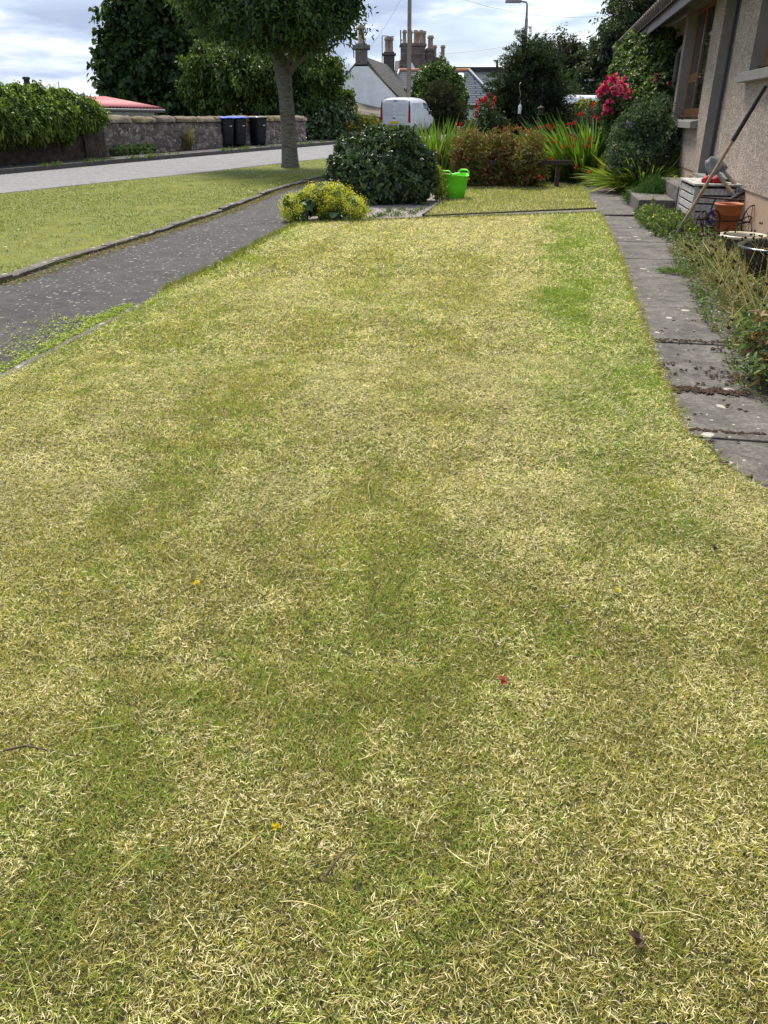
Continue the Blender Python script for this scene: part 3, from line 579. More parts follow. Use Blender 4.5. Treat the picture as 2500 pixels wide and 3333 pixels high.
b = MB(); b.add([(.10, -.196, .27), (.145, -.186, .272), (.148, -.190, .31), (.102, -.2, .31)], [(0, 1, 2, 3)]); b.build('sticker', CHROME, t)
# ---------------------------------------------------------------- wheelie bins
def make_bin(loc, rz, lid, label, group=None):
    t = thing('wheelie_bin', label, 'bin', loc, rz, group); H_ = .98
    def fr(w, d, z, yo=0, e=.05): return [(-w, -d + e + yo, z), (-w + e, -d + yo, z), (w - e, -d + yo, z), (w, -d + e + yo, z), (w, d - e + yo, z), (w - e, d + yo, z), (-w + e, d + yo, z), (-w, d - e + yo, z)]
    lv = [fr(.215, .23, 0, .02), fr(.225, .25, .1, .01), fr(.26, .32, .82), fr(.265, .33, .90), fr(.285, .35, .90), fr(.285, .35, .93)]
    vs = sum(lv, []); b = MB().add(vs, [(i * 8 + k, i * 8 + (k + 1) % 8, i * 8 + 8 + (k + 1) % 8, i * 8 + 8 + k) for i in range(5) for k in range(8)] + [tuple(range(8)), tuple(range(40, 48))])
    b.box((-.17, -.325, .42), (.17, -.285, .45)); b.build('body', BLACKP, t, .01)
    lv = [fr(.30, .375, .93), fr(.30, .375, .955), fr(.25, .30, .985, .01), fr(.17, .2, 1.0, .02)]
    vs = sum(lv, []); b = MB().add(vs, [(i * 8 + k, i * 8 + (k + 1) % 8, i * 8 + 8 + (k + 1) % 8, i * 8 + 8 + k) for i in range(3) for k in range(8)] + [tuple(range(8)), tuple(range(24, 32))])
    l = b.build('lid', lid, t, .008)
    MB().box((-.11, -.378, .94), (.11, -.34, .962)).box((-.07, -.12, 1.0), (.07, -.06, 1.012)).build('lid_grip', BLACKP, l)
    MB().tube([(-.2, .39, .93), (.2, .39, .93)], .016, 8).build('handle', BLACKP, t)
    for sx in (-1, 1):
        MB().lathe([(0, -.025), (.09, -.025), (.1, -.01), (.1, .01), (.09, .025), (0, .025)], 20, (sx * .24, .23, .1), Matrix.Rotation(math.pi / 2, 4, 'Y')).build('wheel', BLACKR, t)
    MB().add([(.02, -.322, .67), (.13, -.322, .68), (.12, -.3225, .71), (.02, -.322, .69)], [(0, 1, 2, 3)]).build('number_mark', WHITEP, t)
    return t
bz = lambda p, z=.082: (p[0], p[1], Hz(p[1]) + z)
pb = [G(746, 478, .082), G(787, 476, .082), G(852, 472, .082)]
# keep bins between the kerb and wall: their fronts face the road, a little toward the camera
rzb = math.radians(90 - 21.7 - 14)
for p, l, lb, gr in ((pb[0], BLUEP, 'black wheelie bin with blue lid, the nearer one left of its twin', 'blue lidded wheelie bins'), (pb[1], BLUEP, 'black wheelie bin with blue lid standing just right of its twin', 'blue lidded wheelie bins'), (pb[2], GREYP, 'all black wheelie bin with dark grey lid nearest the tree trunk', None)):
    make_bin(bz((p[0] - .12, p[1] - .1)), rzb - math.radians(5), l, lb, gr)
# ---------------------------------------------------------------- boundary wall
def rough_wall(name, A, B, h0, h1, th, m, par, cell=.12, amp=.03, zb=-.1):
    A = Vector(A); B = Vector(B); L = (B - A).length; u = (B - A) / L; nrm_ = Vector((u.y, -u.x)); nl = int(L / cell) + 1
    prof = [(th / 2, zb), (th / 2, 0)] + [(th / 2, k / 8) for k in range(1, 9)] + [(-th / 2, 1), (-th / 2, .5), (-th / 2, zb)]
    vs = []; fs = []; m_ = len(prof)
    for i in range(nl + 1):
        t = i / nl; p = A.lerp(B, t); gz = Hz(p.y); top = h0 + (h1 - h0) * t
        for j, (o_, f) in enumerate(prof):
            z = gz - .1 if f == zb else gz + (top - gz) * f
            oo = o_ + (random.uniform(-amp, amp) if m_ else 0)
            vs.append((p.x + nrm_.x * oo, p.y + nrm_.y * oo, z + (random.uniform(-amp, amp) * .5 if 0 < f < 1 else 0)))
    for i in range(nl):
        for j in range(m_ - 1): fs.append((i * m_ + j, i * m_ + j + 1, (i + 1) * m_ + j + 1, (i + 1) * m_ + j))
    return MB().add(vs, fs, True).build(name, m, par)
W_A = Vector(WB[0]); 
def wl_at(px):
    # point of the wall line seen in pixel column px
    best = None
    W = resample(WB, 600)
    for p in W:
        if p.y < 5: continue
        d = p.y * cP + CH * sP; u = 1250 + FPX * p.x / d
        if best is None or abs(u - px) < best[0]: best = (abs(u - px), p)
    return best[1]
Wj = wl_at(328); We = wl_at(985); Wl0 = wl_at(-500)
t = thing('stone_wall', 'rubble stone boundary wall with rounded mossy coping behind the bins', 'wall')
rough_wall('wall_body', Wj, We, 1.04, 1.02, .42, STONE, t)
b = MB(); L = (We - Wj).length; u = (We - Wj) / L; nn = Vector((u.y, -u.x)); x = 0
while x < L:
    l = random.uniform(.8, 1.5); x1 = min(L, x + l); k = 8; cs = []
    h = random.uniform(.16, .2)
    for e in range(6):
        f = e / 5; p = Wj + u * (x + .008 + (x1 - x - .016) * f); row = []
        for j in range(k + 1):
            a = math.pi * j / k; rr_ = 1 + random.uniform(-.12, .12); row.append((p.x + nn.x * .27 * math.cos(a) * rr_, p.y + nn.y * .27 * math.cos(a) * rr_, 1.03 + h * math.sin(a) ** .75 * rr_))
        cs.append(row)
    vs = sum(cs, []); q = k + 1
    b.add(vs, [(i * q + j, i * q + j + 1, (i + 1) * q + j + 1, (i + 1) * q + j) for i in range(5) for j in range(k)] + [tuple(range(q)), tuple(range(5 * q, 6 * q)), ], True); x = x1
b.build('coping', COPING, t)
t = thing('rendered_wall', 'dark crumbling lime rendered wall under the overhanging creeper at left', 'wall')
DKW = M('dark_render', (.19, .155, .115), (.035, .028, .018), 7, .95, 1, .06, detail=9)
rough_wall('wall_body', Wl0, Wj, 1.12, 1.08, .5, DKW, t, .2, .03)
pj = Wj - dr * .15 + Vector((dr.y, -dr.x)) * .2
rough_wall('buttress', Wj - dr * .9, Wj, 1.0, 1.05, .62, DKW, t, .15, .02)
# ---------------------------------------------------------------- shed with faded red roof
def at(x, y, Y): return P(x, y, Y)
t = thing('shed', 'low shed with faded red corrugated roof and pale sheet walls behind the wall', 'shed')
Y0, Y1 = 31.0, 36.0
e0 = P(285, 348, Y0); e1 = P(528, 352, Y0 + 2.2); r0_ = P(225, 318, Y0 + 3.4); r1_ = P(345, 317, Y0 + 5.0)
def corr(A, B, C, D, n, amp):       # A-B lower edge, D-C upper edge
    vs = []; fs = []; nrm_ = (B - A).cross(D - A).normalized()
    for i in range(n + 1):
        f = i / n; o_ = nrm_ * amp * math.sin(i * math.pi / 2); vs += [A.lerp(B, f) + o_, D.lerp(C, f) + o_]
    return MB().add(vs, [(2 * i, 2 * i + 2, 2 * i + 3, 2 * i + 1) for i in range(n)], True)
e0b = P(190, 345, Y0 - .8)
o = corr(e0b, e1, r1_, r0_ - Vector((.8, .3, 0)), 120, .025).build('roof', PINKROOF, t); md = o.modifiers.new('s', 'SOLIDIFY'); md.thickness = .02
dn = Vector((0, 0, -1)); o = corr(e0b + Vector((.1, .15, -2.2)), e1 + Vector((-.35, .15, -2.2)), e1 + Vector((-.35, .15, -.12)), e0b + Vector((.1, .15, -.12)), 90, .02).build('wall', CORR, t)
MB().tube([e0b + Vector((0, -.05, -.10)), e1 + Vector((.1, -.05, -.10))], .06, 8).build('gutter', GUTTER, t)
MB().box((-.02, 0, 0), (.02, 1, 1)).build('post', GUTTER, t).matrix_world = Matrix.Translation(e1 + Vector((-.3, .1, -2.2))) @ Matrix.Diagonal((1, .05, 2.1, 1))
# distant roof with chimney at far left
t = thing('distant_house', 'distant slate roofed house whose chimney shows above the creeper hedge', 'house')
A, B = P(130, 326, 75), P(560, 326, 75)
MB().box((A.x, 75, -.1), (B.x, 82, A.z - .2)).build('wall', SANDSTONE, t)
MB().prism([(74.6, A.z - .9), (82.4, A.z - .9), (78.5, A.z + .15)], A.x - .2, B.x + .2, Matrix(((0, 0, 1, 0), (1, 0, 0, 0), (0, 1, 0, 0), (0, 0, 0, 1)))).build('roof', SLATE_DK, t)
def pots(par, pts, h, r, m=None):
    for p in pts:
        MB().lathe([(r * 1.2, 0), (r * 1.2, h * .08), (r * .95, h * .1), (r * .8, h * .72), (r * 1.05, h * .78), (r * 1.15, h * .82), (r * 1.15, h * .88), (r, h * .9), (r * 1.0, h), (r * .7, h), (r * .7, h * .7)], 10, p).build('chimney_pot', m or POTM, par)
def stack(par, a, b_, Y, dY, z0=None, cap=.12, m=None, ph=0):
    """stack from pixel box a=(x0,ytop) b=(x1,ybottom)"""
    p, q = P(a[0], a[1], Y), P(b_[0], b_[1], Y); zb = q.z if z0 is None else z0
    o = MB(); o.box((p.x, Y, zb), (q.x, Y + dY, p.z - cap)); o.box((p.x - cap * .7, Y - cap * .7, p.z - cap), (q.x + cap * .7, Y + dY + cap * .7, p.z - .02)); o.box((p.x + .02, Y + .02, p.z - .02), (q.x - .02, Y + dY - .02, p.z + .06))
    return o.build('chimney', m or SANDSTONE, par, .02), p, q
ch, p, q = stack(t, (50, 284), (102, 330), 70, 1.2, -.1); pots(ch, [(p.x + .75, 70.6, p.z)], .75, .28, DARKP)
p = P(200, 303, 60); t = thing('radio_mast', 'thin aerial mast rising beside the red shed roof', 'aerial', (p.x, 60, Hz(60))); MB().tube([(0, 0, 0), (-.1, 0, P(198, 265, 60).z - Hz(60))], .03, 6).build('rod', CABLE, t)
# ---------------------------------------------------------------- white cottage
t = thing('white_cottage', 'white harled cottage with steep gable and old slate roof behind the van', 'house')
CY = 52.0; az = math.radians(9.5); cu = Vector((math.sin(az), math.cos(az), 0)); cn = Vector((math.cos(az), -math.sin(az), 0))
apex = P(1176, 180, CY); er = P(1302, 326, CY); hwR = (er.x - apex.x); el_z = er.z; LEN = 11.0
def cot(a, s, z): return Vector((apex.x, CY, 0)) + cn * a + cu * s + Vector((0, 0, z))
Mg = Matrix((( cn.x, 0, cu.x, apex.x), (cn.y, 0, cu.y, CY), (0, 1, 0, 0), (0, 0, 0, 1)))
MB().prism([(-hwR, 0), (hwR, 0), (hwR, el_z), (.42, apex.z - .55), (-.42, apex.z - .55), (-hwR, el_z)], 0, LEN, Mg).build('wall', HARL, t)
for sg in (-1, 1):
    p_ = [(sg * (hwR + .12), el_z - .1), (sg * .38, apex.z - .52), (sg * .38, apex.z - .42), (sg * (hwR + .12), el_z + .05)]
    if sg > 0: p_ = p_[::-1]
    MB().prism(p_, -.02, .16, Mg).build('verge_stone', DKW, t)
sl = math.hypot(hwR + .3, apex.z - el_z)
for sg in (-1, 1):
    A, B = cot(sg * (hwR + .2), .18, el_z - .16), cot(0, .18, apex.z - .03); X = cu; Yv = (B - A).normalized(); Z = X.cross(Yv)
    o = MB().box((0, 0, -.04), (LEN - .2, (B - A).length, .04)).build('roof', SLATE_DK, t); o.matrix_world = Matrix(((X.x, Yv.x, Z.x, A.x), (X.y, Yv.y, Z.y, A.y), (X.z, Yv.z, Z.z, A.z), (0, 0, 0, 1)))
ch, p, q = stack(t, (1156, 145), (1196, 210), CY + .02, .85, None, .22, M('cement_render', (.17, .16, .145), (.11, .10, .09), 4, .9, .4)); pots(ch, [((p.x + q.x) / 2, CY + .45, p.z + .04)], .95, .2)
c2 = CY + 9.6
ch, p, q = stack(t, (1248, 172), (1284, 245), c2, .9, None, .14, M('dark_render_stack', (.11, .10, .09), (.06, .055, .05), 4, .9, .4)); pots(ch, [(p.x + .25, c2 + .45, p.z + .03), (q.x - .25, c2 + .45, p.z + .03)], .95, .17)
b = MB(); pa = P(1244, 116, c2); b.tube([(pa.x, c2, P(1244, 210, c2).z), pa], .03, 5); b.tube([pa, pa + Vector((.45, 0, -.03))], .02, 5); pa = P(1271, 120, c2); b.tube([pa + Vector((0, 0, -.35)), pa], .02, 5); b.tube([pa + Vector((-.2, 0, 0)), pa + Vector((.25, 0, .03))], .02, 5); b.build('aerial', CABLE, t)
b = MB(); b.tube([P(1139, 130, CY), P(1141, 150, CY), P(1151, 165, CY), P(1152, 190, CY)], .03, 5); b.build('cable', CABLE, t)
pv = cot(hwR * .78, 6.2, apex.z - (apex.z - el_z) * .78)
MB().tube([pv, pv + Vector((0, 0, .25))], .08, 8).box((-.16, -.16, 0), (.16, .16, .14), Matrix.Translation(pv + Vector((0, 0, .25)))).build('roof_vent', WHITEP, t)
# low lean-to roofs in front of cottage
t = thing('outhouse', 'low tumbledown outhouse with mossy sagging roofs in front of the white cottage', 'shed')
A, B = P(1120, 352, 48), P(1262, 372, 48)
MB().box((A.x, 48, 0), (B.x + .6, 50.6, B.z - .25)).build('wall', HARL, t)
vs = [P(1105, 356, 47.6), P(1250, 374, 47.6), P(1262, 356, 51), P(1150, 330, 51)]
o = MB().add(vs, [(0, 1, 2, 3)]).build('roof', M('mossy_slate', (.19, .16, .11), (.09, .075, .055), 3, .95, .5, .02), t); md = o.modifiers.new('s', 'SOLIDIFY'); md.thickness = .1
vs = [P(1090, 366, 46.6), P(1240, 388, 46.6), P(1250, 378, 47.7), P(1110, 360, 47.7)]
o = MB().add(vs, [(0, 1, 2, 3)]).build('lower_roof', SLATE_DK, t); md = o.modifiers.new('s', 'SOLIDIFY'); md.thickness = .1
MB().box((P(1100, 370, 47.7).x, 46.9, 0), (P(1245, 370, 47.7).x, 47.9, P(1245, 392, 46.9).z)).build('lower_wall', SANDSTONE, t)
# ---------------------------------------------------------------- sandstone house with the big stacks
t = thing('sandstone_house', 'dark sandstone house with massive many potted chimney stacks behind the slate roof', 'house'); BY = 72.0
a0, a1 = P(1296, 215, BY), P(1465, 215, BY); MB().box((a0.x, BY + .5, 0), (a1.x, BY + 8, a0.z - .3)).build('wall', SANDSTONE, t)
MB().prism([(BY + .2, a0.z - .35), (BY + 8.3, a0.z - .35), (BY + 4.2, a0.z + .6)], a0.x - .2, a1.x + .2, Matrix(((0, 0, 1, 0), (1, 0, 0, 0), (0, 1, 0, 0), (0, 0, 0, 1)))).build('roof', SLATE_DK, t)
ch, p, q = stack(t, (1305, 143), (1383, 232), BY, 1.6, None, .14)
pr = P(1305, 196, BY); MB().box((pr.x - .12, BY - .1, pr.z - 1.2), (q.x + .1, BY + 1.7, pr.z)).build('stack_base', SANDSTONE, ch)
pots(ch, [(P(x, 143, BY).x, BY + yy, p.z + .03) for x, yy in ((1317, .4), (1337, .8), (1353, .4), (1362, 1.3), (1371, .4), (1382, 1.2))], .95, .17)
ch, p, q = stack(t, (1386, 160), (1408, 232), BY + .3, 1.4, None, .14); pots(ch, [((p.x + q.x) / 2 + .1, BY + .8, p.z + .03)], .95, .24)
ch, p, q = stack(t, (1410, 189), (1450, 232), BY + .6, 1.2, None, .1); pots(ch, [(P(1414, 189, BY + 1).x, BY + 1.1, p.z + .03), (P(1441, 189, BY + 1).x, BY + 1.1, p.z + .03)], .9, .18)
MB().tube([P(1305, 145, BY - .2), P(1304, 98, BY - .2)], .05, 5).tube([P(1304, 128, BY - .2), P(1309, 132, BY - .2)], .05, 5).build('aerial', CABLE, t)
pa, pb_, pc = P(1316, 228, BY - 2), P(1365, 228, BY - 2), P(1341, 203, BY - 2)
MB().prism([(pa.x, pa.z - .4), (pb_.x, pb_.z - .4), (pc.x, pc.z)], BY - 2, BY - .2, Matrix(((1, 0, 0, 0), (0, 0, 1, 0), (0, 1, 0, 0), (0, 0, 0, 1)))).build('white_gablet', HARL, t)
# ---------------------------------------------------------------- slate roofed house
t = thing('slate_house', 'white house with blue grey slate roof and orange ridge behind the round shrub', 'house'); SY = 62.0
ra, rb_ = P(1300, 229, SY + 4), P(1526, 229, SY + 4); ea, eb = P(1262, 341, SY), P(1630, 341, SY)
b_l, b_r = Vector((ra.x - 3.4, SY + 8, ea.z)), Vector((rb_.x + 3.4, SY + 8, ea.z))
def slope(name, pts, m, par, th=.08):
    A, B = pts[0], pts[1]; X = (B - A).normalized(); Z = X.cross(pts[2] - A).normalized(); Yv = Z.cross(X); Mi = Matrix(((X.x, Yv.x, Z.x, A.x), (X.y, Yv.y, Z.y, A.y), (X.z, Yv.z, Z.z, A.z), (0, 0, 0, 1)))
    l = [Mi.inverted() @ p for p in pts]; o = MB().prism([(p.x, p.y) for p in l], -th, 0).build(name, m, par); o.matrix_world = Mi; return o
slope('roof', [ea, eb, rb_, ra], SLATE_BL, t); slope('hip_roof', [eb, b_r, rb_], SLATE_BL, t); slope('hip_roof', [b_l, ea, ra], SLATE_BL, t); slope('back_roof', [b_r, b_l, ra, rb_], SLATE_BL, t)
MB().tube([ra, rb_], .13, 6).build('ridge_tiles', RIDGE, t)
MB().tube([rb_ + Vector((0, 0, .03)), eb + Vector((0, 0, .03))], .14, 6).build('hip_flashing', LEAD, t); MB().tube([ra, ea], .12, 6).build('hip_flashing', LEAD, t)
MB().box((ea.x + .4, SY + .35, 0), (eb.x - .4, SY + 7.7, ea.z - .1)).build('wall', HARL, t)
MB().tube([ea + Vector((0, -.03, -.05)), eb + Vector((0, -.03, -.05))], .07, 6).build('gutter', DARKP, t)
k = P(1492, 248, SY + 3.2); f = (k.z - ea.z) / (ra.z - ea.z)
o = MB().box((-.5, -.7, .0), (.5, .5, .09)).build('rooflight', WHITEP, t); sv = (ra - ea); X = Vector((1, 0, 0)); Yv = Vector((0, 4, ra.z - ea.z)).normalized(); Z = X.cross(Yv); pz = ea + Vector((0, 4, ra.z - ea.z)) * .78; o.matrix_world = Matrix(((X.x, Yv.x, Z.x, P(1488, 250, SY + 3).x), (X.y, Yv.y, Z.y, pz.y), (X.z, Yv.z, Z.z, pz.z), (0, 0, 0, 1)))
t = thing('flat_roofed_house', 'white box extension with black flat roof edge beyond the slate roof', 'house'); DY = 70.0
a0, a1 = P(1452, 235, DY), P(1628, 235, DY)
MB().box((a0.x, DY, 0), (a1.x, DY + 5, a0.z)).build('wall', HARL, t)
MB().box((a0.x - .3, DY - .5, a0.z), (a1.x + .1, DY + 5.4, P(0, 219, DY).z)).build('flat_roof', BLACKROOF, t)
MB().box((a1.x + .003, DY + 1, a0.z - 1.6), (a1.x + .03, DY + 2.6, a0.z - .2)).build('window', CARGL, t)
MB().tube([(a1.x + .06, DY - .06, 0), (a1.x + .06, DY - .06, a0.z)], .08, 6).build('downpipe', DARKP, t)
MB().tube([P(1618, 222, DY), P(1618, 196, DY)], .09, 6).tube([P(1606, 197, DY), P(1622, 197, DY)], .05, 5).build('flue', DARKP, t)
# ---------------------------------------------------------------- vans
def make_van(name, label):
    t = thing(name, label, 'van'); L = 4.2; b = MB(); n = 28
    secs = [(0.0, .80, .50, 1.70), (.02, .84, .42, 1.76), (.10, .86, .32, 1.80), (.5, .875, .28, 1.84), (1.6, .88, .26, 1.86), (2.4, .88, .26, 1.84), (2.75, .87, .26, 1.78), (3.2, .86, .26, 1.42), (3.5, .85, .28, 1.12), (3.95, .80, .30, .98), (4.15, .72, .34, .82), (4.2, .6, .42, .7)]
    vs = []
    for y, w_, z0, z1 in secs:
        for k in range(n):
            a = 2 * math.pi * k / n; ca, sa = math.cos(a), math.sin(a); ex = .38
            X = w_ * math.copysign(abs(ca) ** ex, ca); zz = (z0 + z1) / 2 + (z1 - z0) / 2 * math.copysign(abs(sa) ** ex, sa)
            if zz > 1.0: X *= 1 - .13 * ((zz - 1.0) / .85) ** 1.6
            vs.append((X, y, zz))
    m_ = len(secs); fs = [(i * n + k, i * n + (k + 1) % n, (i + 1) * n + (k + 1) % n, (i + 1) * n + k) for i in range(m_ - 1) for k in range(n)] + [tuple(range(n)), tuple(range((m_ - 1) * n, m_ * n))]
    b.add(vs, fs, True).build('body', WHITEP, t)
    for sx in (-1, 1):    # rear doors with pressed panel
        d = MB().box((sx * .02 if sx > 0 else -.70, -.012, .55), (.70 if sx > 0 else -.02, .02, 1.64)).build('rear_door', WHITEP, t, .03)
        x0, x1 = (.09, .62) if sx > 0 else (-.62, -.09); MB().box((x0, -.03, 1.02), (x1, -.011, 1.54)).build('door_panel', plain('panel_white', (.66, .69, .74), .25), d, .03)
    MB().box((-.14, -.035, .86), (-.02, -.012, .90)).build('door_handle', DARKP, t)
    MB().box((-.30, -.04, .62), (.20, -.013, .73)).build('number_plate', YELP, t)
    MB().box((-.12, -.03, 1.67), (.10, -.0, 1.695)).build('brake_light', DARKP, t)
    for sx in (-1, 1):
        MB().prism([(sx * .73, .70), (sx * .845, .66), (sx * .83, 1.30), (sx * .765, 1.66), (sx * .735, 1.2)], -.03, .05, Matrix(((1, 0, 0, 0), (0, 0, 1, 0), (0, 1, 0, 0), (0, 0, 0, 1)))).build('tail_light', REDL, t)
        MB().prism([(sx * .745, 1.31), (sx * .826, 1.31), (sx * .765, 1.69)], -.036, .03, Matrix(((1, 0, 0, 0), (0, 0, 1, 0), (0, 1, 0, 0), (0, 0, 0, 1)))).build('tail_light_cap', DARKP, t)
        sp = plain('side_panel_white', (.66, .69, .74), .25)
        Mx = Matrix(((0, 0, sx, 0), (1, 0, 0, 0), (0, 1, 0, 0), (0, 0, 0, 1)))
        MB().prism([(.28, 1.08), (1.5, 1.08), (1.5, 1.62), (.34, 1.60)], .70, .842, Mx).build('side_panel', sp, t, .02)
        MB().prism([(2.1, 1.02), (3.1, 1.02), (2.75, 1.55), (2.1, 1.62)], .70, .846, Mx).build('side_window', CARGL, t)
        MB().box((sx * .86, 2.9, 1.05), (sx * 1.03, 3.0, 1.25)).build('wing_mirror', DARKP, t, .02)
        for y in (.7, 3.4):
            w_ = MB().lathe([(0, -.1), (.27, -.1), (.31, -.06), (.31, .06), (.27, .1), (0, .1)], 24, (sx * .79, y, .31), Matrix.Rotation(math.pi / 2, 4, 'Y')).build('wheel', BLACKR, t)
            MB().lathe([(0, -.108), (.17, -.106), (.2, -.1)], 16, (sx * .79, y, .31), Matrix.Rotation(math.pi / 2 * sx, 4, 'Y') @ Matrix.Rotation(math.pi, 4, 'X')).build('hub_cap', CHROME, w_)
    MB().box((-.82, -.10, .34), (.82, .06, .54)).build('bumper', DARKP, t, .04)
    MB().add([(-.62, 2.86, 1.70), (.62, 2.86, 1.70), (.7, 3.42, 1.2), (-.7, 3.42, 1.2)], [(0, 1, 2, 3)]).build('windscreen', CARGL, t)
    return t
v = make_van('panel_van', 'white panel van parked on the road with its rear doors toward the camera'); pv = P(1287, 400, 45.5); v.location = (pv.x, 45.5, Hz(45.5) - .02); v.rotation_euler.z = -math.radians(21.7)
v2 = copy_tree(v); v2['label'] = 'white vehicle roof showing sideways beyond the yellow green shrub'; pv = P(1985, 330, 38); v2.location = (pv.x, 38.5, Hz(38)); v2.rotation_euler.z = math.radians(84)
# ---------------------------------------------------------------- poles and lamps
p = P(1331, 330, 50); tp = P(1334, -60, 50); t = thing('utility_pole', 'tall wooden utility pole rising in front of the white cottage roof', 'pole', (p.x, 50, Hz(50)))
MB().tube([(0, 0, 0), (tp.x - p.x, 0, tp.z - Hz(50))], [.14, .105], 10).build('post', POLEW, t)
MB().box((tp.x - p.x - .5, -.12, tp.z - Hz(50) - .25), (tp.x - p.x + .5, -.05, tp.z - Hz(50) - .15)).build('crossarm', POLEW, t)
tb = tp
p = P(1706, 380, 46); t = thing('street_lamp', 'tall thin street lamp with curved arm rising behind the dark conifer', 'street lamp', (p.x, 46, Hz(46)))
r = lambda x, y: P(x, y, 46) - Vector((p.x, 46, Hz(46)))
MB().tube([(0, 0, 0), r(1708, 190), r(1714, 60)], [.09, .085, .08], 10).build('post', GALV, t)
MB().tube([r(1714, 60), r(1716, 14), r(1713, 7), r(1692, 4)], [.06, .045, .045, .04], 8).build('arm', GALV, t)
l0 = r(1694, 4); MB().box((-.75, -.13, -.07), (.05, .13, .06), Matrix.Translation(l0)).build('lamp_head', GALV, t, .03)
p = P(1934, 330, 55); t = thing('street_lamp', 'small distant street lamp seen against the dark trees left of the pink roses', 'street lamp', (p.x, 55, Hz(55)))
r = lambda x, y: P(x, y, 55) - Vector((p.x, 55, Hz(55)))
MB().tube([(0, 0, 0), r(1937, 262)], .05, 8).build('post', GALV, t); MB().box((-.65, -.12, -.05), (.05, .12, .05), Matrix.Translation(r(1938, 261))).build('lamp_head', WHITEP, t, .02)
def wire(label, A, B, sag=.4, r=.007):
    A, B = Vector(A), Vector(B); o = MB().tube([A.lerp(B, k / 12) - Vector((0, 0, sag * 4 * (k / 12) * (1 - k / 12))) for k in range(13)], r, 4).build('overhead_wire', CABLE); tag(o, label, 'wire', 'overhead wires')
wire('overhead wire running from the utility pole down to the cottage chimney', tb, P(1197, 160, CY), .25)
wire('upper overhead wire crossing the sky above the conifer toward the trees', tb + Vector((.4, 0, 0)), P(2150, 10, 62), 1.2)
wire('lower overhead wire crossing the sky behind the street lamp post', P(1405, 178, 72), P(2060, 55, 60), .4)
# ---------------------------------------------------------------- trees
def tree(name, label, base_, trunk, lobes, n, k, L, W, cols, m=TREELEAF, shell=.35, jit=.08, spread=1.0, droop=.35, barkm=None, tr_n=10, branches=40, dirup=-.1, group=None, trunk_name='trunk'):
    """trunk: list of (offset, radius); lobes relative to base"""
    t = thing(name, label, 'tree', base_, 0, group); ext_ = []
    for c, r in lobes:
        for _ in range(5):
            u = Vector((random.gauss(0, 1), random.gauss(0, .7), random.gauss(.1, .8))).normalized(); f = random.uniform(.16, .34); ext_.append((tuple(Vector(c) + Vector((u.x * r[0], u.y * r[1], u.z * r[2])) * random.uniform(.9, 1.12)), (r[0] * f, r[1] * f, r[2] * f)))
    core = lobes; lobes = [(c, tuple(v * .87 for v in r)) for c, r in lobes] + ext_
    b = MB(); b.tube([p for p, r in trunk], [r for p, r in trunk], tr_n, True, .05); top = Vector(trunk[-1][0])
    p, d = lobe_pts(lobes, n, shell); fork = [Vector(q) for q, r in trunk[-2:]]
    for c, r in core:
        c = Vector(c); f = random.choice(fork); mid = f.lerp(c, .5) + Vector((0, 0, .1)); r0 = trunk[-1][1] * .55
        b.tube([f, mid, c], [r0, r0 * .6, r0 * .3], 6, False)
    for e in p[RS.choice(len(p), branches)]:
        e = Vector(e); c = min(lobes, key=lambda l: (Vector(l[0]) - e).length)[0]; c = Vector(c); f = random.choice(fork); s0 = f.lerp(c, random.uniform(.4, 1)); b.tube([s0, s0.lerp(e, .5) + Vector((0, 0, .05)), e], [trunk[-1][1] * .2, trunk[-1][1] * .12, trunk[-1][1] * .04], 5, False)
    b.build(trunk_name, barkm or BARK, t)
    d = nrm(d + np.array([0, 0, dirup]) + RS.normal(size=d.shape) * .45); p, d = add_shoots(p, d, core, n // 28, max(core[0][1]) * .38, 6)
    a = rosettes(p, d, k, L, spread, cols, jit)
    leafmesh('crown', a[0], a[1], a[2], a[3], a[3] * (W / L), a[4], m, t, .2, droop); return t
def lobes_px(base_, L):
    """(px, py, Y, radius px x, radius px y, depth radius m) -> relative ellipsoids"""
    o = []
    for x, y, Y, rx, ry, rd in L:
        c = P(x, y, Y); s = (c - Vector((0, 0, CH))).length / math.hypot(FPX, math.hypot(x - 1250, 1666 - y)); o.append((tuple(c - Vector(base_)), (rx * s, rd, ry * s)))
    return o
# street tree
TB = G(945, 546); tb_ = Vector((TB[0], TB[1], Hz(TB[1]))); TY = TB[1]
r = lambda x, y, dY=0: P(x, y, TY + dY) - tb_
m, n, b_ = nodes('street_tree_bark'); f1 = noise(n, 6, 7, .7, coord(n, (1, 1, 4))); f2 = noise(n, 2, 6, .7); c = ramp(n, f1, [(.34, (.04, .034, .027)), (.47, (.13, .118, .098)), (.68, (.24, .22, .19))]); c = mixc(n, ramp(n, f2, [(.5, (0, 0, 0)), (.65, (.7,) * 3)]), c, (.12, .125, .06)); base(n, b_, c); b_.inputs['Roughness'].default_value = .95; bump(n, b_, f1, 1, .03); TBK = m
trunk = [((0, 0, -.05), .26), ((0, 0, .12), .22), (r(942, 480), .20), (r(938, 400), .188), (r(930, 310), .178), (r(922, 240), .20), (r(905, 170), .15), (r(895, 60), .12)]
